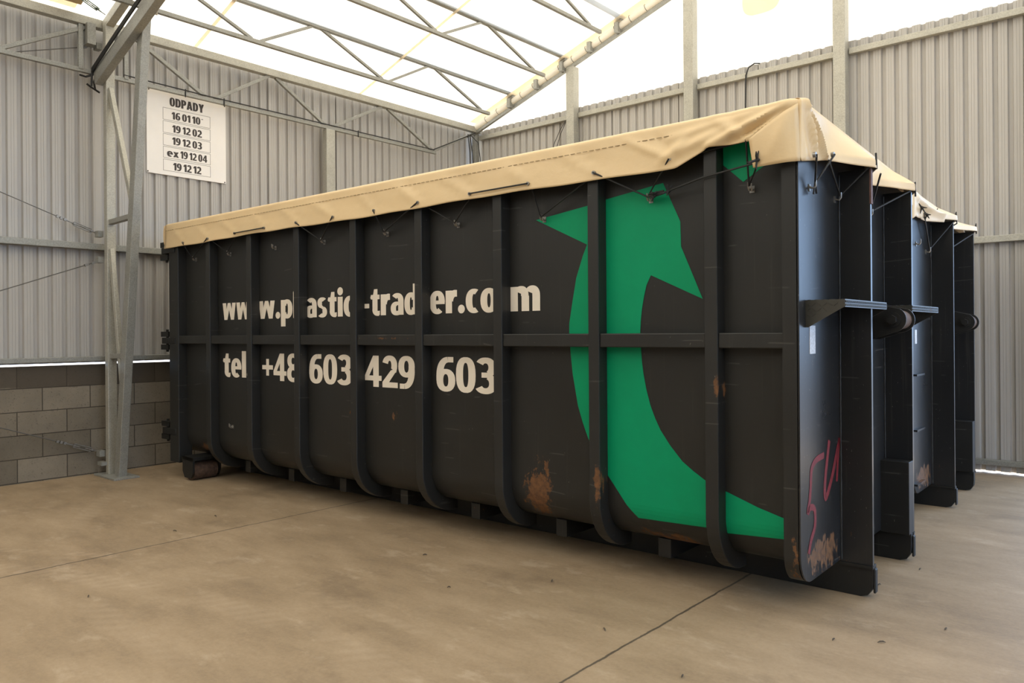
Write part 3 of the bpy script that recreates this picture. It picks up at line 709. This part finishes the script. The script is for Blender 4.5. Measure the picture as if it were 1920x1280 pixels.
def container(loc, label, first, TOPZ, TOPF):
    r = thing('hook_lift_container', label, 'container', loc, ROT, 'dark hook-lift containers under tarpaulins')
    ztop = lambda y: TOPZ + (TOPF - TOPZ) * max(0, min(1, y / WID))
    # shell: sides with rounded lower edges, and the floor between
    out = [(0, TOPZ)] + side_arc(0) + [(WID - y, z) for y, z in reversed(side_arc(0))] + [(WID, TOPF)]
    inn = [(max(.012, min(WID - .012, y + (.012 if y < WID / 2 else -.012))), z + (.012 if z < .6 else 0)) for y, z in out]
    b = MB(); n = len(out)
    b.grid([[(-LEN + 0.02, y, z) for y, z in out], [(-0.004, y, z) for y, z in out]])
    b.grid([[(-0.004, y, z) for y, z in inn], [(-LEN + 0.02, y, z) for y, z in inn]])
    for e in (-LEN + 0.02, -0.004):
        b.grid([[(e, y, z) for y, z in out], [(e, y, z) for y, z in inn]])
    b.build('shell', 'paint', r, smooth=True)
    MB().box(-LEN + .02, 0.0, -0.05, 0.045, TOPZ - 0.06, TOPZ).build('top_rail', 'paint', r, bevel=.006)
    MB().box(-LEN + .02, 0.0, WID - .045, WID + 0.05, TOPF - 0.06, TOPF).build('top_rail', 'paint', r, bevel=.006)
    # ribs: hat sections following the rounded edge
    def rib_mb(x0, x1, mirror, ztop=2.80):
        f = lambda y: WID - y if mirror else y
        o_ = [(-RD, ztop)] + side_arc(RD, 10) + [(0.30, 0.51 - 0.26 - RD + 0.0)]
        i_ = [(0.0, ztop)] + side_arc(-0.002, 10) + [(0.30, 0.252)]
        b = MB(); ch = 0.008
        ro = [[(x, f(y), z) for y, z in o_] for x in (x0, x1)]; ri = [[(x, f(y), z) for y, z in i_] for x in (x0, x1)]
        b.grid(ro); b.grid([ro[0], ri[0]]); b.grid([ro[1], ri[1]]); b.grid(ri)
        b.add([ro[0][0], ro[1][0], ri[1][0], ri[0][0]], [(0, 1, 2, 3)]); b.add([ro[0][-1], ro[1][-1], ri[1][-1], ri[0][-1]], [(0, 1, 2, 3)])
        return b
    for mir in (False, True):
        for x in RIBS:
            rib_mb(x - 0.042, x + 0.042, mir, (TOPF if mir else TOPZ) - 0.04).build('rib', 'paint', r, solid=0.0006, bevel=0.006)
        xs = [-6.99] + RIBS + [-0.045]
        f = lambda y: WID - y if mir else y
        for a, c in zip(xs[:-1], xs[1:]):
            aa = a + (0.042 if a > -6.9 else 0.0); cc = c - (0.042 if c < -0.1 else 0.04)
            y0, y1 = sorted((f(-0.088), f(0.001)))
            MB().box(aa, cc, y0, y1, 1.522, 1.612).build('waist_rail', 'paint', r, bevel=0.006)
    # front end wall with rounded lower corners, and the corner returns
    R = 0.17; zb = 0.205; prof = [(-RD, TOPZ - .01)] + [(-RD + R - R * math.cos(a), zb + R - R * math.sin(a)) for a in [PI / 2 * k / 8 for k in range(9)]]
    prof += [(WID - y, z) for y, z in reversed(prof[1:])] + [(WID + RD, TOPF - .01)]
    MB().prism(prof, lambda y, z, d: (d, y, z), -0.004, 0.006).build('end_wall', 'end_paint', r, bevel=0.002)
    for mir in (False, True):
        f = lambda y: WID - y if mir else y
        arc = [(-RD, (TOPF if mir else TOPZ) - 0.04)] + [(-RD + R - R * math.cos(a), zb + R - R * math.sin(a)) for a in [PI / 2 * k / 8 for k in range(9)]]
        inn2 = [(y + 0.012, max(z, zb + 0.012)) for y, z in arc]
        b = MB()
        b.grid([[(x, f(y), z) for y, z in arc] for x in (-0.088, -0.008)]); b.grid([[(x, f(y), z) for y, z in inn2] for x in (-0.088, -0.008)])
        b.grid([[(-0.088, f(y), z) for y, z in arc], [(-0.088, f(min(y + .10, .12)), max(z, .252)) for y, z in arc]])
        b.grid([[(-0.008, f(y), z) for y, z in arc], [(-0.008, f(y), z) for y, z in inn2]])
        b.build('corner_post', 'paint', r, smooth=True)
    # rear frame, door and hinges
    for mir in (False, True):
        f = lambda y: WID - y if mir else y
        y0, y1 = sorted((f(-0.10), f(0.06)))
        MB().box(-7.195, -6.985, y0, y1, 0.17, (TOPF if mir else TOPZ) - 0.04).build('rear_post', 'paint', r, bevel=0.008)
        for z in (2.595, 1.555, 0.515):
            b = MB(); ya, yb_ = sorted((f(-0.108), f(-0.02)))
            b.box(-7.36, -7.05, ya, yb_, z - 0.035, z + 0.035)
            h = b.build('hinge', 'dark_paint', r, bevel=0.004)
            b = MB(); ya, yb_ = sorted((f(-0.085), f(0.0)))
            for dz in (-0.075, 0.075): b.box(-7.43, -7.25, ya, yb_, z + dz - 0.03, z + dz + 0.03)
            b.tube([(-7.34, f(-0.05), z - 0.13), (-7.34, f(-0.05), z + 0.13)], 0.016, 8)
            b.build('hinge_lug', 'dark_paint', h)
    MB().box(-7.26, -7.20, 0.0, WID, 0.26, TOPF - 0.04).build('rear_door', 'paint', r, bevel=0.006)
    # runners, uprights with feet, cross bearers
    for k in (0, 1):
        y = W0 + k * SP; side = 1 if k == 0 else -1
        foot = [(-6.9, 0.0), (EX - 0.075, 0.0), (EX - 0.03, 0.015), (EX - 0.005, 0.055), (EX, 0.10), (EX, 0.195), (-6.9, 0.195)]
        ya, yb_ = sorted((y, y + side * 0.07))
        MB().prism(foot, lambda a, c, d: (a, d, c), ya, yb_).build('runner', 'dark_paint', r, bevel=0.003)
        MB().box(0.0, EX, y - 0.006, y + 0.024, 0.19, 2.60).build('upright', 'end_paint', r, bevel=0.002)
        b = MB(); q = random.Random(k)
        b.tube([(0.010, y - 0.010 + q.uniform(-.0012, .0012), 0.21 + 0.03 * i) for i in range(80)], [0.0045 + q.uniform(-.0012, .0016) for i in range(80)], 6)
        b.build('weld_bead', 'weld', r, smooth=True)
        if k == 1: MB().box(0.0, EX, min(y, y + side * 0.12), max(y, y + side * 0.12), 0.195, 0.70).build('upright_foot', 'dark_paint', r, bevel=0.004)
        MB().box(-0.002, EX + 0.004, y - 0.022 if k == 0 else y - .02, y + 0.02, 0.180, 0.197).build('weld_plate', 'dark_paint', r)
        if k == 0 and first: MB().box(EX - 0.004, EX + 0.006, y - 0.009, y + 0.027, 2.385, 2.60).build('primer_patch', 'primer', r)
        if k == 0 or first: MB().box(EX - 0.002, EX + 0.014, min(y, y + side * .05), max(y, y + side * .05), 0.03, 0.18).build('wear_pad', 'dark_paint', r, bevel=0.008)
    for x in (-6.0, -5.2, -4.365, -3.515, -2.67, -1.82, -0.98):
        MB().box(x - 0.047, x + 0.047, 0.17, WID - 0.17, 0.135, 0.26).build('floor_bearer', 'dark_paint', r, bevel=0.004)
    # rear rollers
    for mir in (False, True):
        f = lambda y: WID - y if mir else y
        X0 = -6.76
        rl = MB().tube([(X0, f(-0.085), 0.105), (X0, f(0.19), 0.105)], 0.105, 24).build('roller', 'rust', r, smooth=True)
        b = MB()
        for y in (-0.115, 0.20):
            ya, yb_ = sorted((f(y), f(y + 0.02)))
            pr_ = [(X0 - 0.115, 0.26), (X0 - 0.115, 0.10), (X0 - 0.07, 0.03), (X0 + 0.07, 0.03), (X0 + 0.115, 0.10), (X0 + 0.115, 0.26)]
            b.prism(pr_, lambda a, c, d: (a, d, c), ya, yb_)
        ya, yb_ = sorted((f(-0.115), f(0.22)))
        b.box(X0 - 0.13, X0 + 0.13, ya, yb_, 0.225, 0.262)
        b.build('roller_bracket', 'dark_paint', r)
        ya, yb_ = sorted((f(0.22), f(0.62)))
        MB().box(-6.95, -6.55, ya, yb_, 0.20, 0.262).build('rear_bearer', 'dark_paint', r)
    # lifting bail between the uprights
    bl = None
    for y in (1.0, 1.225):
        pr_ = [(0.0, 1.80), (0.085, 1.80)] + [(0.212 + 0.082 * math.cos(a), 1.688 + 0.082 * math.sin(a)) for a in [PI * .32 - PI * .72 * k / 10 for k in range(11)]] + [(0.08, 1.56), (0.0, 1.56)]
        o = MB().prism(pr_, lambda a, c, d: (a, d, c), y, y + 0.014).build('bail_plate', 'dark_paint', r, bevel=0.002)
    MB().tube([(0.215, 1.014, 1.688), (0.215, 1.225, 1.688)], 0.062, 20).build('bail_roller', 'rust', r, smooth=True)
    b = MB(); b.tube([(0.215, 0.955, 1.688), (0.215, 1.27, 1.688)], 0.030, 6); b.tube([(0.215, 0.988, 1.688), (0.215, 1.0, 1.688)], 0.048, 20)
    b.build('bail_pin', 'dark_paint', r)
    if first:
        tread_step(r, 0.0, 0.842); tread_step(r, 1.50, 2.336)
    else:
        for z in (1.235, 0.762, 0.30):
            MB().box(0.0, 0.035, -0.09, 0.20, z - 0.010, z + 0.006).build('rung', 'end_paint', r)
            MB().box(0.0, 0.035, WID - 0.20, WID + 0.12, z - 0.010, z + 0.006).build('rung', 'end_paint', r)
        MB().box(0.0, 0.04, WID - 0.20, WID + 0.12, 2.15, 2.166).build('rung', 'end_paint', r)
    return r

c1 = container((0, 0, 0), 'dark grey container nearest the camera, with pale lettering and a green emblem on its side', True, 2.84, 2.69)
v = Vector((-0.080, 2.944, 0)); v = Matrix.Rotation(ROT, 3, 'Z') @ v
c2 = container(v, 'dark grey container without lettering behind the lettered one, close to the back gable', False, 2.70, 2.64)

# lettering and emblem on the side sheet of the near container
PF = lambda a, z, o=0: (a, side_y(z) - 0.0025 - o, z)
for txt, a0, a1 in (('ww', -6.193, -5.655), ('w.pl', -5.495, -4.815), ('astic', -4.687, -3.965), ('-trad', -3.847, -3.130), ('er.co', -2.998, -2.270), ('m', -2.144, -1.867)):
    b = MB(); put_text(b, txt, a0, a1, 1.778, 1.957, PF); b.build('web_address', 'cream', c1)
for txt, a0, a1 in (('+48', -5.436, -4.800), ('603', -4.641, -4.000), ('429', -3.819, -3.178), ('603', -2.930, -2.285)):
    b = MB(); put_text(b, txt, a0, a1, 1.160, 1.430, PF, gap=0.035); b.build('phone_number', 'cream', c1)
b = MB(); put_text(b, 'tel.', -6.193, -5.640, 1.172, 1.366, PF); b.build('phone_number', 'cream', c1)
A = [(-1.9, 2.428), (-1.390, 2.489), (-1.390, 0.775), (-1.461, 0.896), (-1.507, 1.006), (-1.545, 1.117), (-1.587, 1.332), (-1.605, 1.495), (-1.614, 1.625), (-1.612, 1.687), (-1.585, 1.831), (-1.552, 1.993), (-1.496, 2.142), (-1.460, 2.218)]
Cc = [(-1.306, 2.507), (-0.877, 2.562), (-0.759, 2.307), (-0.755, 2.150), (-0.728, 2.089), (-0.612, 1.82), (-0.969, 1.983), (-1.002, 1.92), (-1.02, 1.85), (-1.036, 1.77), (-1.045, 1.697), (-1.05, 1.618), (-1.049, 1.56), (-1.044, 1.5), (-1.038, 1.42),
      (-1.028, 1.349), (-1.008, 1.25), (-0.979, 1.149), (-0.946, 1.07), (-0.908, 0.997), (-0.84, 0.905), (-0.757, 0.814), (-0.68, 0.76), (-0.557, 0.685), (-0.557, 0.424), (-1.085, 0.409), (-1.160, 0.485), (-1.228, 0.57), (-1.306, 0.665)]
Ee = [(-0.473, 0.664), (-0.38, 0.632), (-0.274, 0.595), (-0.088, 0.545), (-0.088, 0.434), (-0.473, 0.409)]
Ff = [(-0.473, 2.776), (-0.232, 2.765), (-0.2, 2.59), (-0.349, 2.499), (-0.473, 2.615)]
def decal(mb, poly):
    from mathutils.geometry import tessellate_polygon
    bm = bmesh.new(); vs = [bm.verts.new((x, 0, z)) for x, z in poly]
    for tri in tessellate_polygon([[Vector((x, z, 0)) for x, z in poly]]): bm.faces.new([vs[k] for k in tri])
    for zc in (0.50, 0.475, 0.45, 0.43):
        bmesh.ops.bisect_plane(bm, geom=bm.verts[:] + bm.edges[:] + bm.faces[:], plane_co=(0, 0, zc), plane_no=(0, 0, 1))
    bm.verts.index_update()
    mb.add([PF(v.co.x, v.co.z) for v in bm.verts], [tuple(v.index for v in f.verts) for f in bm.faces]); bm.free()
for p in (A, Cc, Ee, Ff):
    b = MB(); decal(b, p); lab(b.build('green_emblem', 'green', c1), 'piece of a green curved arrow emblem')
# graffiti on the end wall
b = MB()
def stroke(pts, w=0.024):
    P = [Vector((0.008, y, z)) for y, z in pts]
    Q = []
    for i in range(len(P) - 1):
        for k in range(4):
            t_ = k / 4; p0, p1, p2, p3 = P[max(i - 1, 0)], P[i], P[i + 1], P[min(i + 2, len(P) - 1)]
            Q.append(0.5 * ((2 * p1) + (p2 - p0) * t_ + (2 * p0 - 5 * p1 + 4 * p2 - p3) * t_ ** 2 + (3 * p1 - p0 - 3 * p2 + p3) * t_ ** 3))
    Q.append(P[-1]); rows = []
    for i, q in enumerate(Q):
        d = (Q[min(i + 1, len(Q) - 1)] - Q[max(i - 1, 0)]).normalized(); n_ = Vector((0, -d.z, d.y)) * w * 1.25
        rows.append([q + n_ * 0.5, q - n_ * 0.5])
    b.grid(rows)
stroke([(0.289, 0.89), (0.15, 0.878), (0.075, 0.836), (0.062, 0.762), (0.045, 0.68), (0.01, 0.60), (0.05, 0.625), (0.122, 0.6), (0.125, 0.505), (0.06, 0.44), (0.02, 0.37)], 0.03)
stroke([(0.387, 0.966), (0.361, 0.897), (0.310, 0.75), (0.300, 0.66), (0.33, 0.64), (0.431, 0.74), (0.53, 0.88), (0.58, 0.95)], 0.034)
stroke([(0.575, 0.96), (0.55, 0.85), (0.52, 0.70)], 0.03)
lab(b.build('graffiti', 'red', c1), 'red spray-painted numerals')
MB().box(0.006, 0.008, 0.06, 0.155, 1.49, 1.65).build('sticker', 'sticker', c1)
MB().box(0.006, 0.008, -0.03, 0.04, 1.50, 1.62).build('sticker', 'sticker', c2)
HX = [(-6.756, 2.475), (-6.023, 2.483), (-5.186, 2.487), (-4.388, 2.48), (-3.508, 2.477), (-2.671, 2.474), (-1.825, 2.434), (-0.965, 2.474), (-0.298, 2.458), (-6.006, 0.653)]
for x, z in HX: hook(c1, x, z)
for y, z in ((0.072, 2.44), (0.52, 2.43), (1.2, 2.41)): hook(c1, y, z, 0.006, 'end')
for y, z in ((0.03, 2.37), (0.40, 2.33)): hook(c2, y, z, 0.006, 'end')

# ------------------------------------------------------------------ tarpaulins
def tent(y):
    """how far the lower edge of the front skirt is pushed out by the uprights"""
    best = 0.0
    for yf in (W0, W0 + SP):
        a = (y - (yf - 0.42)) / 0.42 if y <= yf else 1 - (y - yf - 0.03) / 0.42
        best = max(best, max(0.0, min(1.0, a)))
    return best
def ridge(p, a, c, w):
    """smooth fold profile round the segment a-c"""
    ax, ay = a; cx, cy = c; px, py = p
    dx, dy = cx - ax, cy - ay; l2 = dx * dx + dy * dy
    t_ = max(0, min(1, ((px - ax) * dx + (py - ay) * dy) / l2))
    d = math.hypot(px - ax - dx * t_, py - ay - dy * t_)
    return math.exp(-(d / w) ** 2) * (0.35 + 0.65 * math.sin(PI * (0.15 + 0.7 * t_)))
EY = [(-6.778, 2.634), (-6.246, 2.635), (-5.707, 2.644), (-5.168, 2.649), (-4.635, 2.649), (-4.078, 2.644), (-3.52, 2.642), (-2.982, 2.648), (-2.42, 2.649), (-1.861, 2.653), (-1.309, 2.653), (-0.756, 2.66), (-0.27, 2.698)]
EY = [(x, z + 0.012) for x, z in EY]
def tarpaulin(loc, label, first, rim0, rim1, matname):
    r = thing('tarpaulin', label, 'tarpaulin', loc, ROT, 'tarpaulins over the containers')
    YN, YFAR = -0.135, WID + 0.135
    def rim(y): return rim0 + (rim1 - rim0) * max(0, min(1, (y + .1) / (WID + .2)))
    def bottom(x):
        z = 2.617
        if first:
            z = 2.617 + 0.085 * max(0, min(1, (x + 0.72) / 0.22)) if x > -0.72 else z
            if x > -0.23: z = 2.700
            z += 0.006 * math.sin(x * 2.1) + 0.003 * math.sin(x * 9)
        else: z = 2.56
        return z
    b = MB()
    # the hanging skirt runs in one piece along the near side, round the corner and across the front
    RC = 0.018
    path = []
    x = -7.23
    while x < -RC - 0.001: path.append((x, YN, 'side', x)); x += 0.022 if x > -1.2 else 0.06
    for k in range(7):
        a = PI / 2 * k / 6; path.append((-RC + 0.035 + RC * math.sin(a), YN + RC - RC * math.cos(a), 'corner', k / 6))
    y = YN + RC + 0.012
    while y < WID + 0.10: path.append((0.035, y, 'front', y)); y += 0.012 if y < 0.75 else 0.03
    path.append((0.035, WID + 0.115, 'front', WID + 0.115))
    def zbot_front(y):
        if first: return 2.60 if y > 0.20 else 2.545 + 0.055 * max(0, (y + 0.12) / 0.32)
        return 2.605 if y > 0.45 else 2.57 + 0.03 * abs(y - 0.2)
    rows = []
    NQ = 20
    for (px, py, kind, c) in path:
        row = []
        zr = rim(py)
        if kind == 'side': bz = bottom(px)
        elif kind == 'corner': bz = bottom(0.0) * (1 - c) + zbot_front(-0.1) * c if not first else 2.70 * (1 - c) ** 4 + 2.547 * (1 - (1 - c) ** 4)
        else: bz = zbot_front(py)
        t_ = tent(py) if kind == 'front' else 0.0
        X1 = 0.042 + (EX - 0.020) * t_
        for k in range(NQ + 1):
            q = k / NQ
            if kind == 'side':
                z = bz + (zr - 0.028 - bz) * q; y = YN + 0.014 * q; xx = px; p = (px, z)
                if first:
                    for (a, cc, w, h) in (((-0.02, 2.87), (-0.50, 2.71), 0.028, 0.040), ((-0.03, 2.84), (-0.27, 2.715), 0.020, 0.026), ((-0.25, 2.84), (-0.74, 2.70), 0.032, 0.020),
                                          ((-0.05, 2.885), (-0.75, 2.80), 0.026, 0.012), ((-0.62, 2.80), (-0.82, 2.66), 0.028, 0.012)):
                        y -= h * ridge(p, a, cc, w)
                    y += 0.022 * ridge(p, (-0.04, 2.845), (-0.40, 2.70), 0.020)
                    for i, (ex, ez) in enumerate(EY):
                        if abs(px - ex) < 0.7:
                            y -= 0.010 * ridge(p, (ex, ez), (ex - 0.22 - 0.05 * (i % 3), ez + 0.17), 0.024) - 0.006 * ridge(p, (ex + 0.05, ez), (ex - 0.13, ez + 0.18), 0.022)
                    y -= 0.004 * math.sin(px * 5.3 + z * 9) * (1 - abs(2 * q - 1))
                row.append((px, y, z))
            elif kind == 'corner':
                z = bz + (zr - 0.028 - bz) * q; s_ = 1 - q * 0.35
                row.append((px - (1 - c) * 0.0, py + 0.014 * q * (1 - c), z))
            else:
                zk = 2.648; u = 1 - q
                if u < 0.80:
                    s_ = u / 0.80; xx = 0.035 + (X1 - 0.035) * s_ ** 0.95; z = zr - 0.028 + (zk - zr + 0.028) * s_ - 0.016 * math.sin(PI * s_) * (1 - t_)
                else:
                    s_ = (u - 0.80) / 0.20; xx = X1 + 0.003 * s_; z = zk + (bz - zk) * s_
                p = (py, z); e = min(1, max(0, (py - YN - RC) / 0.03))
                if first:
                    f_ = 0.050 * ridge(p, (-0.085, 2.86), (0.015, 2.57), 0.020) + 0.042 * ridge(p, (-0.06, 2.85), (0.195, 2.62), 0.020) - 0.026 * ridge(p, (-0.07, 2.83), (0.105, 2.60), 0.022)
                    f_ += 0.004 * math.sin(py * 17 + z * 23) * u
                else:
                    f_ = 0.055 * ridge(p, (-0.06, 2.74), (0.42, 2.645), 0.035) - 0.05 * ridge(p, (-0.05, 2.72), (0.20, 2.64), 0.04) + 0.03 * ridge(p, (-0.06, 2.72), (0.02, 2.6), 0.03) + 0.006 * math.sin(py * 13 + z * 19) * u
                row.append((xx + f_ * e, py, z))
        # rolled rim, turning inwards
        if kind == 'side': nx, ny_ = 0, 1
        elif kind == 'corner': a = PI / 2 * c; nx, ny_ = -math.sin(a), math.cos(a)
        else: nx, ny_ = -1, 0
        bx, by, bz_ = row[-1]
        for k in range(1, 7):
            a = PI / 2 * k / 6
            row.append((bx + nx * 0.028 * (1 - math.cos(a)), by + ny_ * 0.028 * (1 - math.cos(a)), zr - 0.028 + 0.028 * math.sin(a)))
        row.append((bx + nx * 0.11, by + ny_ * 0.11, zr - 0.004))
        rows.append(row)
    b.grid(rows)
    # top and far skirt
    tp_ = []
    xs = [-7.23 + (7.23 - 0.015) * k / 60 for k in range(61)]
    for x in xs:
        row = []
        for k in range(27):
            q = k / 26; y = YN + 0.06 + (WID + 0.15) * q
            sag = 0.03 * math.sin(PI * q) * min(1, max(0.0, -x / 0.5)) + 0.006 * math.sin(x * 4 + y * 3) * math.sin(PI * q)
            row.append((x, y, rim(y) - max(0, sag) - 0.002))
        for k in range(1, 6):
            a = PI / 2 * k / 5; row.append((x, WID + 0.075 + 0.055 * math.sin(a), rim(WID) - 0.055 * (1 - math.cos(a))))
        for k in range(1, 5): row.append((x, YFAR, rim(WID) - 0.055 - (rim(WID) - 0.055 - 2.60) * k / 4))
        tp_.append(row)
    b.grid(tp_)
    # rear skirt
    re = []
    for y in [YN + (YFAR - YN) * k / 30 for k in range(31)]:
        zt = rim(y) - 0.02
        re.append([(-7.23 - 0.02 * math.sin(PI * q), y, zt + (2.66 - zt) * q) for q in [k / 6 for k in range(7)]])
    b.grid(re)
    if first:
        # flap folded round the near corner onto the side
        fl = []
        c00, c10, c11, c01 = (-0.245, 2.703), (0.02, 2.86), (0.03, 2.545), (-0.225, 2.540)
        for i in range(13):
            row = []
            for j in range(13):
                u, w = i / 12, j / 12
                xx = (c00[0] * (1 - u) + c10[0] * u) * (1 - w) + (c01[0] * (1 - u) + c11[0] * u) * w
                zz = (c00[1] * (1 - u) + c10[1] * u) * (1 - w) + (c01[1] * (1 - u) + c11[1] * u) * w
                yy = -0.156 - 0.014 * math.sin(PI * u) * math.sin(PI * (0.2 + 0.7 * w)) - 0.01 * ridge((xx, zz), (0.0, 2.83), (-0.12, 2.60), 0.03) + 0.022 * max(0, (u - .75) * 4) - 0.012 * (1 - w) * (1 - u)
                row.append((xx, yy, zz))
            fl.append(row)
        b.grid(fl)
    o = b.build('sheet', matname, r, smooth=True, solid=0.004)
    # hem stitching, eyelets
    b = MB(); x = -7.2
    while x < -0.28:
        zz = 2.815 - 0.0; b.bar((x, YN + 0.004, zz), (x + 0.035, YN + 0.004, zz), 0.003, 0.003); x += 0.05
    if first: b.build('stitching', 'thread', r)
    pts = EY if first else []
    for ex, ez in pts:
        MB().tube([(ex, YN - 0.014, ez), (ex, YN + 0.004, ez)], 0.013, 12).build('eyelet', 'steel', r)
    if first:
        for (y, z, x) in ((-0.05, 2.585, 0.075), (0.195, 2.625, 0.095)):
            MB().tube([(x - .004, y, z), (x + .012, y, z)], 0.015, 12).build('eyelet', 'steel', r)
    return r
tarpaulin((0, 0, 0), 'beige tarpaulin with a peaked folded corner, laced over the lettered container', True, 2.895, 2.775, 'tarp')
tarpaulin(v, 'cream tarpaulin laced over the container by the back gable', False, 2.80, 2.72, 'tarp2')

# ------------------------------------------------------------------ elastic cords
def cord_thing(loc, label, lines, knots=(), r=0.006):
    b = MB()
    for l in lines: b.tube(l, r, 6)
    o = b.build('elastic_cord', 'cord', loc=loc, rot=ROT, smooth=True)
    tag(o, label, 'cord')
    for (p, s) in knots:
        k = MB(); rnd = random.Random(int(p[0] * 997) + 5)
        pv = Vector(p)
        for _ in range(5):
            d = Vector((rnd.uniform(-1, 1) * .6, rnd.uniform(-.6, .1), rnd.uniform(-1, 1))).normalized() * s
            k.tube([pv, pv + d * 0.6 + Vector((0, -.006, 0)), pv + d * 1.1], [0.007, 0.006, 0.003], 6)
        k.tube([pv - Vector((s * .3, 0, 0)), pv, pv + Vector((s * .3, 0, 0))], [.006, .014, .006], 8)
        kk = k.build('knot', 'cord', o, smooth=True)
    return o
Y1 = -0.150; YH = -0.046
E_ = lambda i, y=Y1: (EY[i][0], y, EY[i][1])
H_ = lambda i: (HX[i][0] + 0.002, YH, HX[i][1] + 0.004)
Bi = lambda i: (EY[i][0], -0.118, EY[i][1] + 0.0)
lines = []
for a, h, c, outside in ((0, 0, 1, True), (1, 1, 2, False), (4, 3, 5, True), (6, 4, 7, True), (7, 5, 8, False), (9, 6, 10, False), (10, 7, 11, True)):
    yy = Y1 if outside else -0.112
    lines.append([E_(a, yy), H_(h), E_(c, yy)])
for a, c in ((3, 4), (5, 6), (11, 12)): lines.append([E_(a, -0.112), E_(c, -0.112)])
for a in (3, 4, 5, 6, 11, 12, 9, 2, 8, 1, 7, 10): lines.append([E_(a, -0.110), E_(a)])
for a, c in ((2, 3), (8, 9)): lines.append([E_(a), E_(c)])
lines.append([E_(12), H_(8), (-0.20, -0.15, 2.562)])
lines.append([(H_(7)[0], YH - .01, H_(7)[2]), (-0.90, -0.06, 2.478), (-0.82, -0.07, 2.49), (-0.55, -0.118, 2.535), (-0.225, -0.125, 2.572)])
for k in range(3): lines.append([(H_(7)[0] + .02, -.06, H_(7)[2] + .012 * k - .01), (-0.84, -0.062, 2.484 + .008 * k)])
cord_thing((0, 0, 0), 'black elastic cord zigzagging along the side hem of the beige tarpaulin', lines, (((-0.195, -0.175, 2.575), 0.05), ((-0.80, -0.075, 2.49), 0.04), ((-0.90, -0.07, 2.475), 0.03)))
cord_thing((0, 0, 0), 'black elastic cord on the front end of the beige tarpaulin, hooked between the uprights',
           [[(0.09, -0.05, 2.585), (0.04, 0.072, 2.45), (0.11, 0.195, 2.625)], [(0.04, 0.072, 2.45), (0.035, 0.06, 2.39)], [(0.04, 0.075, 2.45), (0.035, 0.11, 2.40)], [(0.07, 0.215, 2.60), (0.04, 0.52, 2.44), (0.19, 0.595, 2.61)],
            [(0.19, 0.595, 2.61), (0.222, 0.62, 2.62), (0.216, 0.63, 2.69), (0.218, 0.64, 2.60), (0.12, 0.66, 2.57), (0.04, 1.2, 2.42)], [(0.212, 0.75, 2.585), (0.03, 1.2, 2.42), (0.19, 1.61, 2.60)], [(0.19, 1.61, 2.60), (0.214, 1.63, 2.66), (0.214, 1.64, 2.56)]])
cord_thing(v, 'black elastic cord and knots on the front end of the cream tarpaulin by the gable',
           [[(0.07, 0.05, 2.62), (0.05, 0.15, 2.60), (0.04, 0.40, 2.35)], [(0.05, 0.17, 2.60), (0.04, 0.40, 2.33), (0.04, 0.44, 2.26)], [(0.06, 0.15, 2.62), (0.07, 0.42, 2.645)], [(0.04, 0.40, 2.34), (0.19, 0.60, 2.59)],
            [(0.19, 0.60, 2.59), (0.212, 0.62, 2.68), (0.214, 0.64, 2.58), (0.03, 0.75, 2.50), (0.03, 1.25, 2.40), (0.19, 1.61, 2.58)], [(0.19, 1.61, 2.58), (0.212, 1.63, 2.68), (0.212, 1.645, 2.58)]],
           (((0.07, 0.15, 2.62), 0.04), ((0.075, 0.43, 2.65), 0.06), ((0.07, -0.03, 2.66), 0.05)))

# ------------------------------------------------------------------ crumbs of debris on the floor
DEB = [(-3.537, -2.454), (-4.686, -1.37), (-4.917, -0.895), (-2.583, -0.512), (-1.935, -0.899), (-1.509, -0.381), (-0.789, -0.839), (0.134, 0.891), (0.408, -0.059), (0.207, -0.183), (-0.187, -1.075), (0.62, 0.35), (0.25, 1.4)]
for i, (x, y) in enumerate(DEB):
    rnd = random.Random(i); a = rnd.uniform(0, PI); l = rnd.uniform(0.010, 0.022)
    pts = [(x + math.cos(a) * l * t_, y + math.sin(a) * l * t_, 0.004 + 0.006 * (1 - t_ * t_)) for t_ in (-1, -.4, .3, 1)]
    o = MB().tube(pts, [0.0015, 0.004, 0.004, 0.001], 5).build('dry_crumb', 'debris')
    tag(o, 'tiny dark crumb of dry debris on the bare concrete floor', 'debris', 'crumbs on the concrete floor')
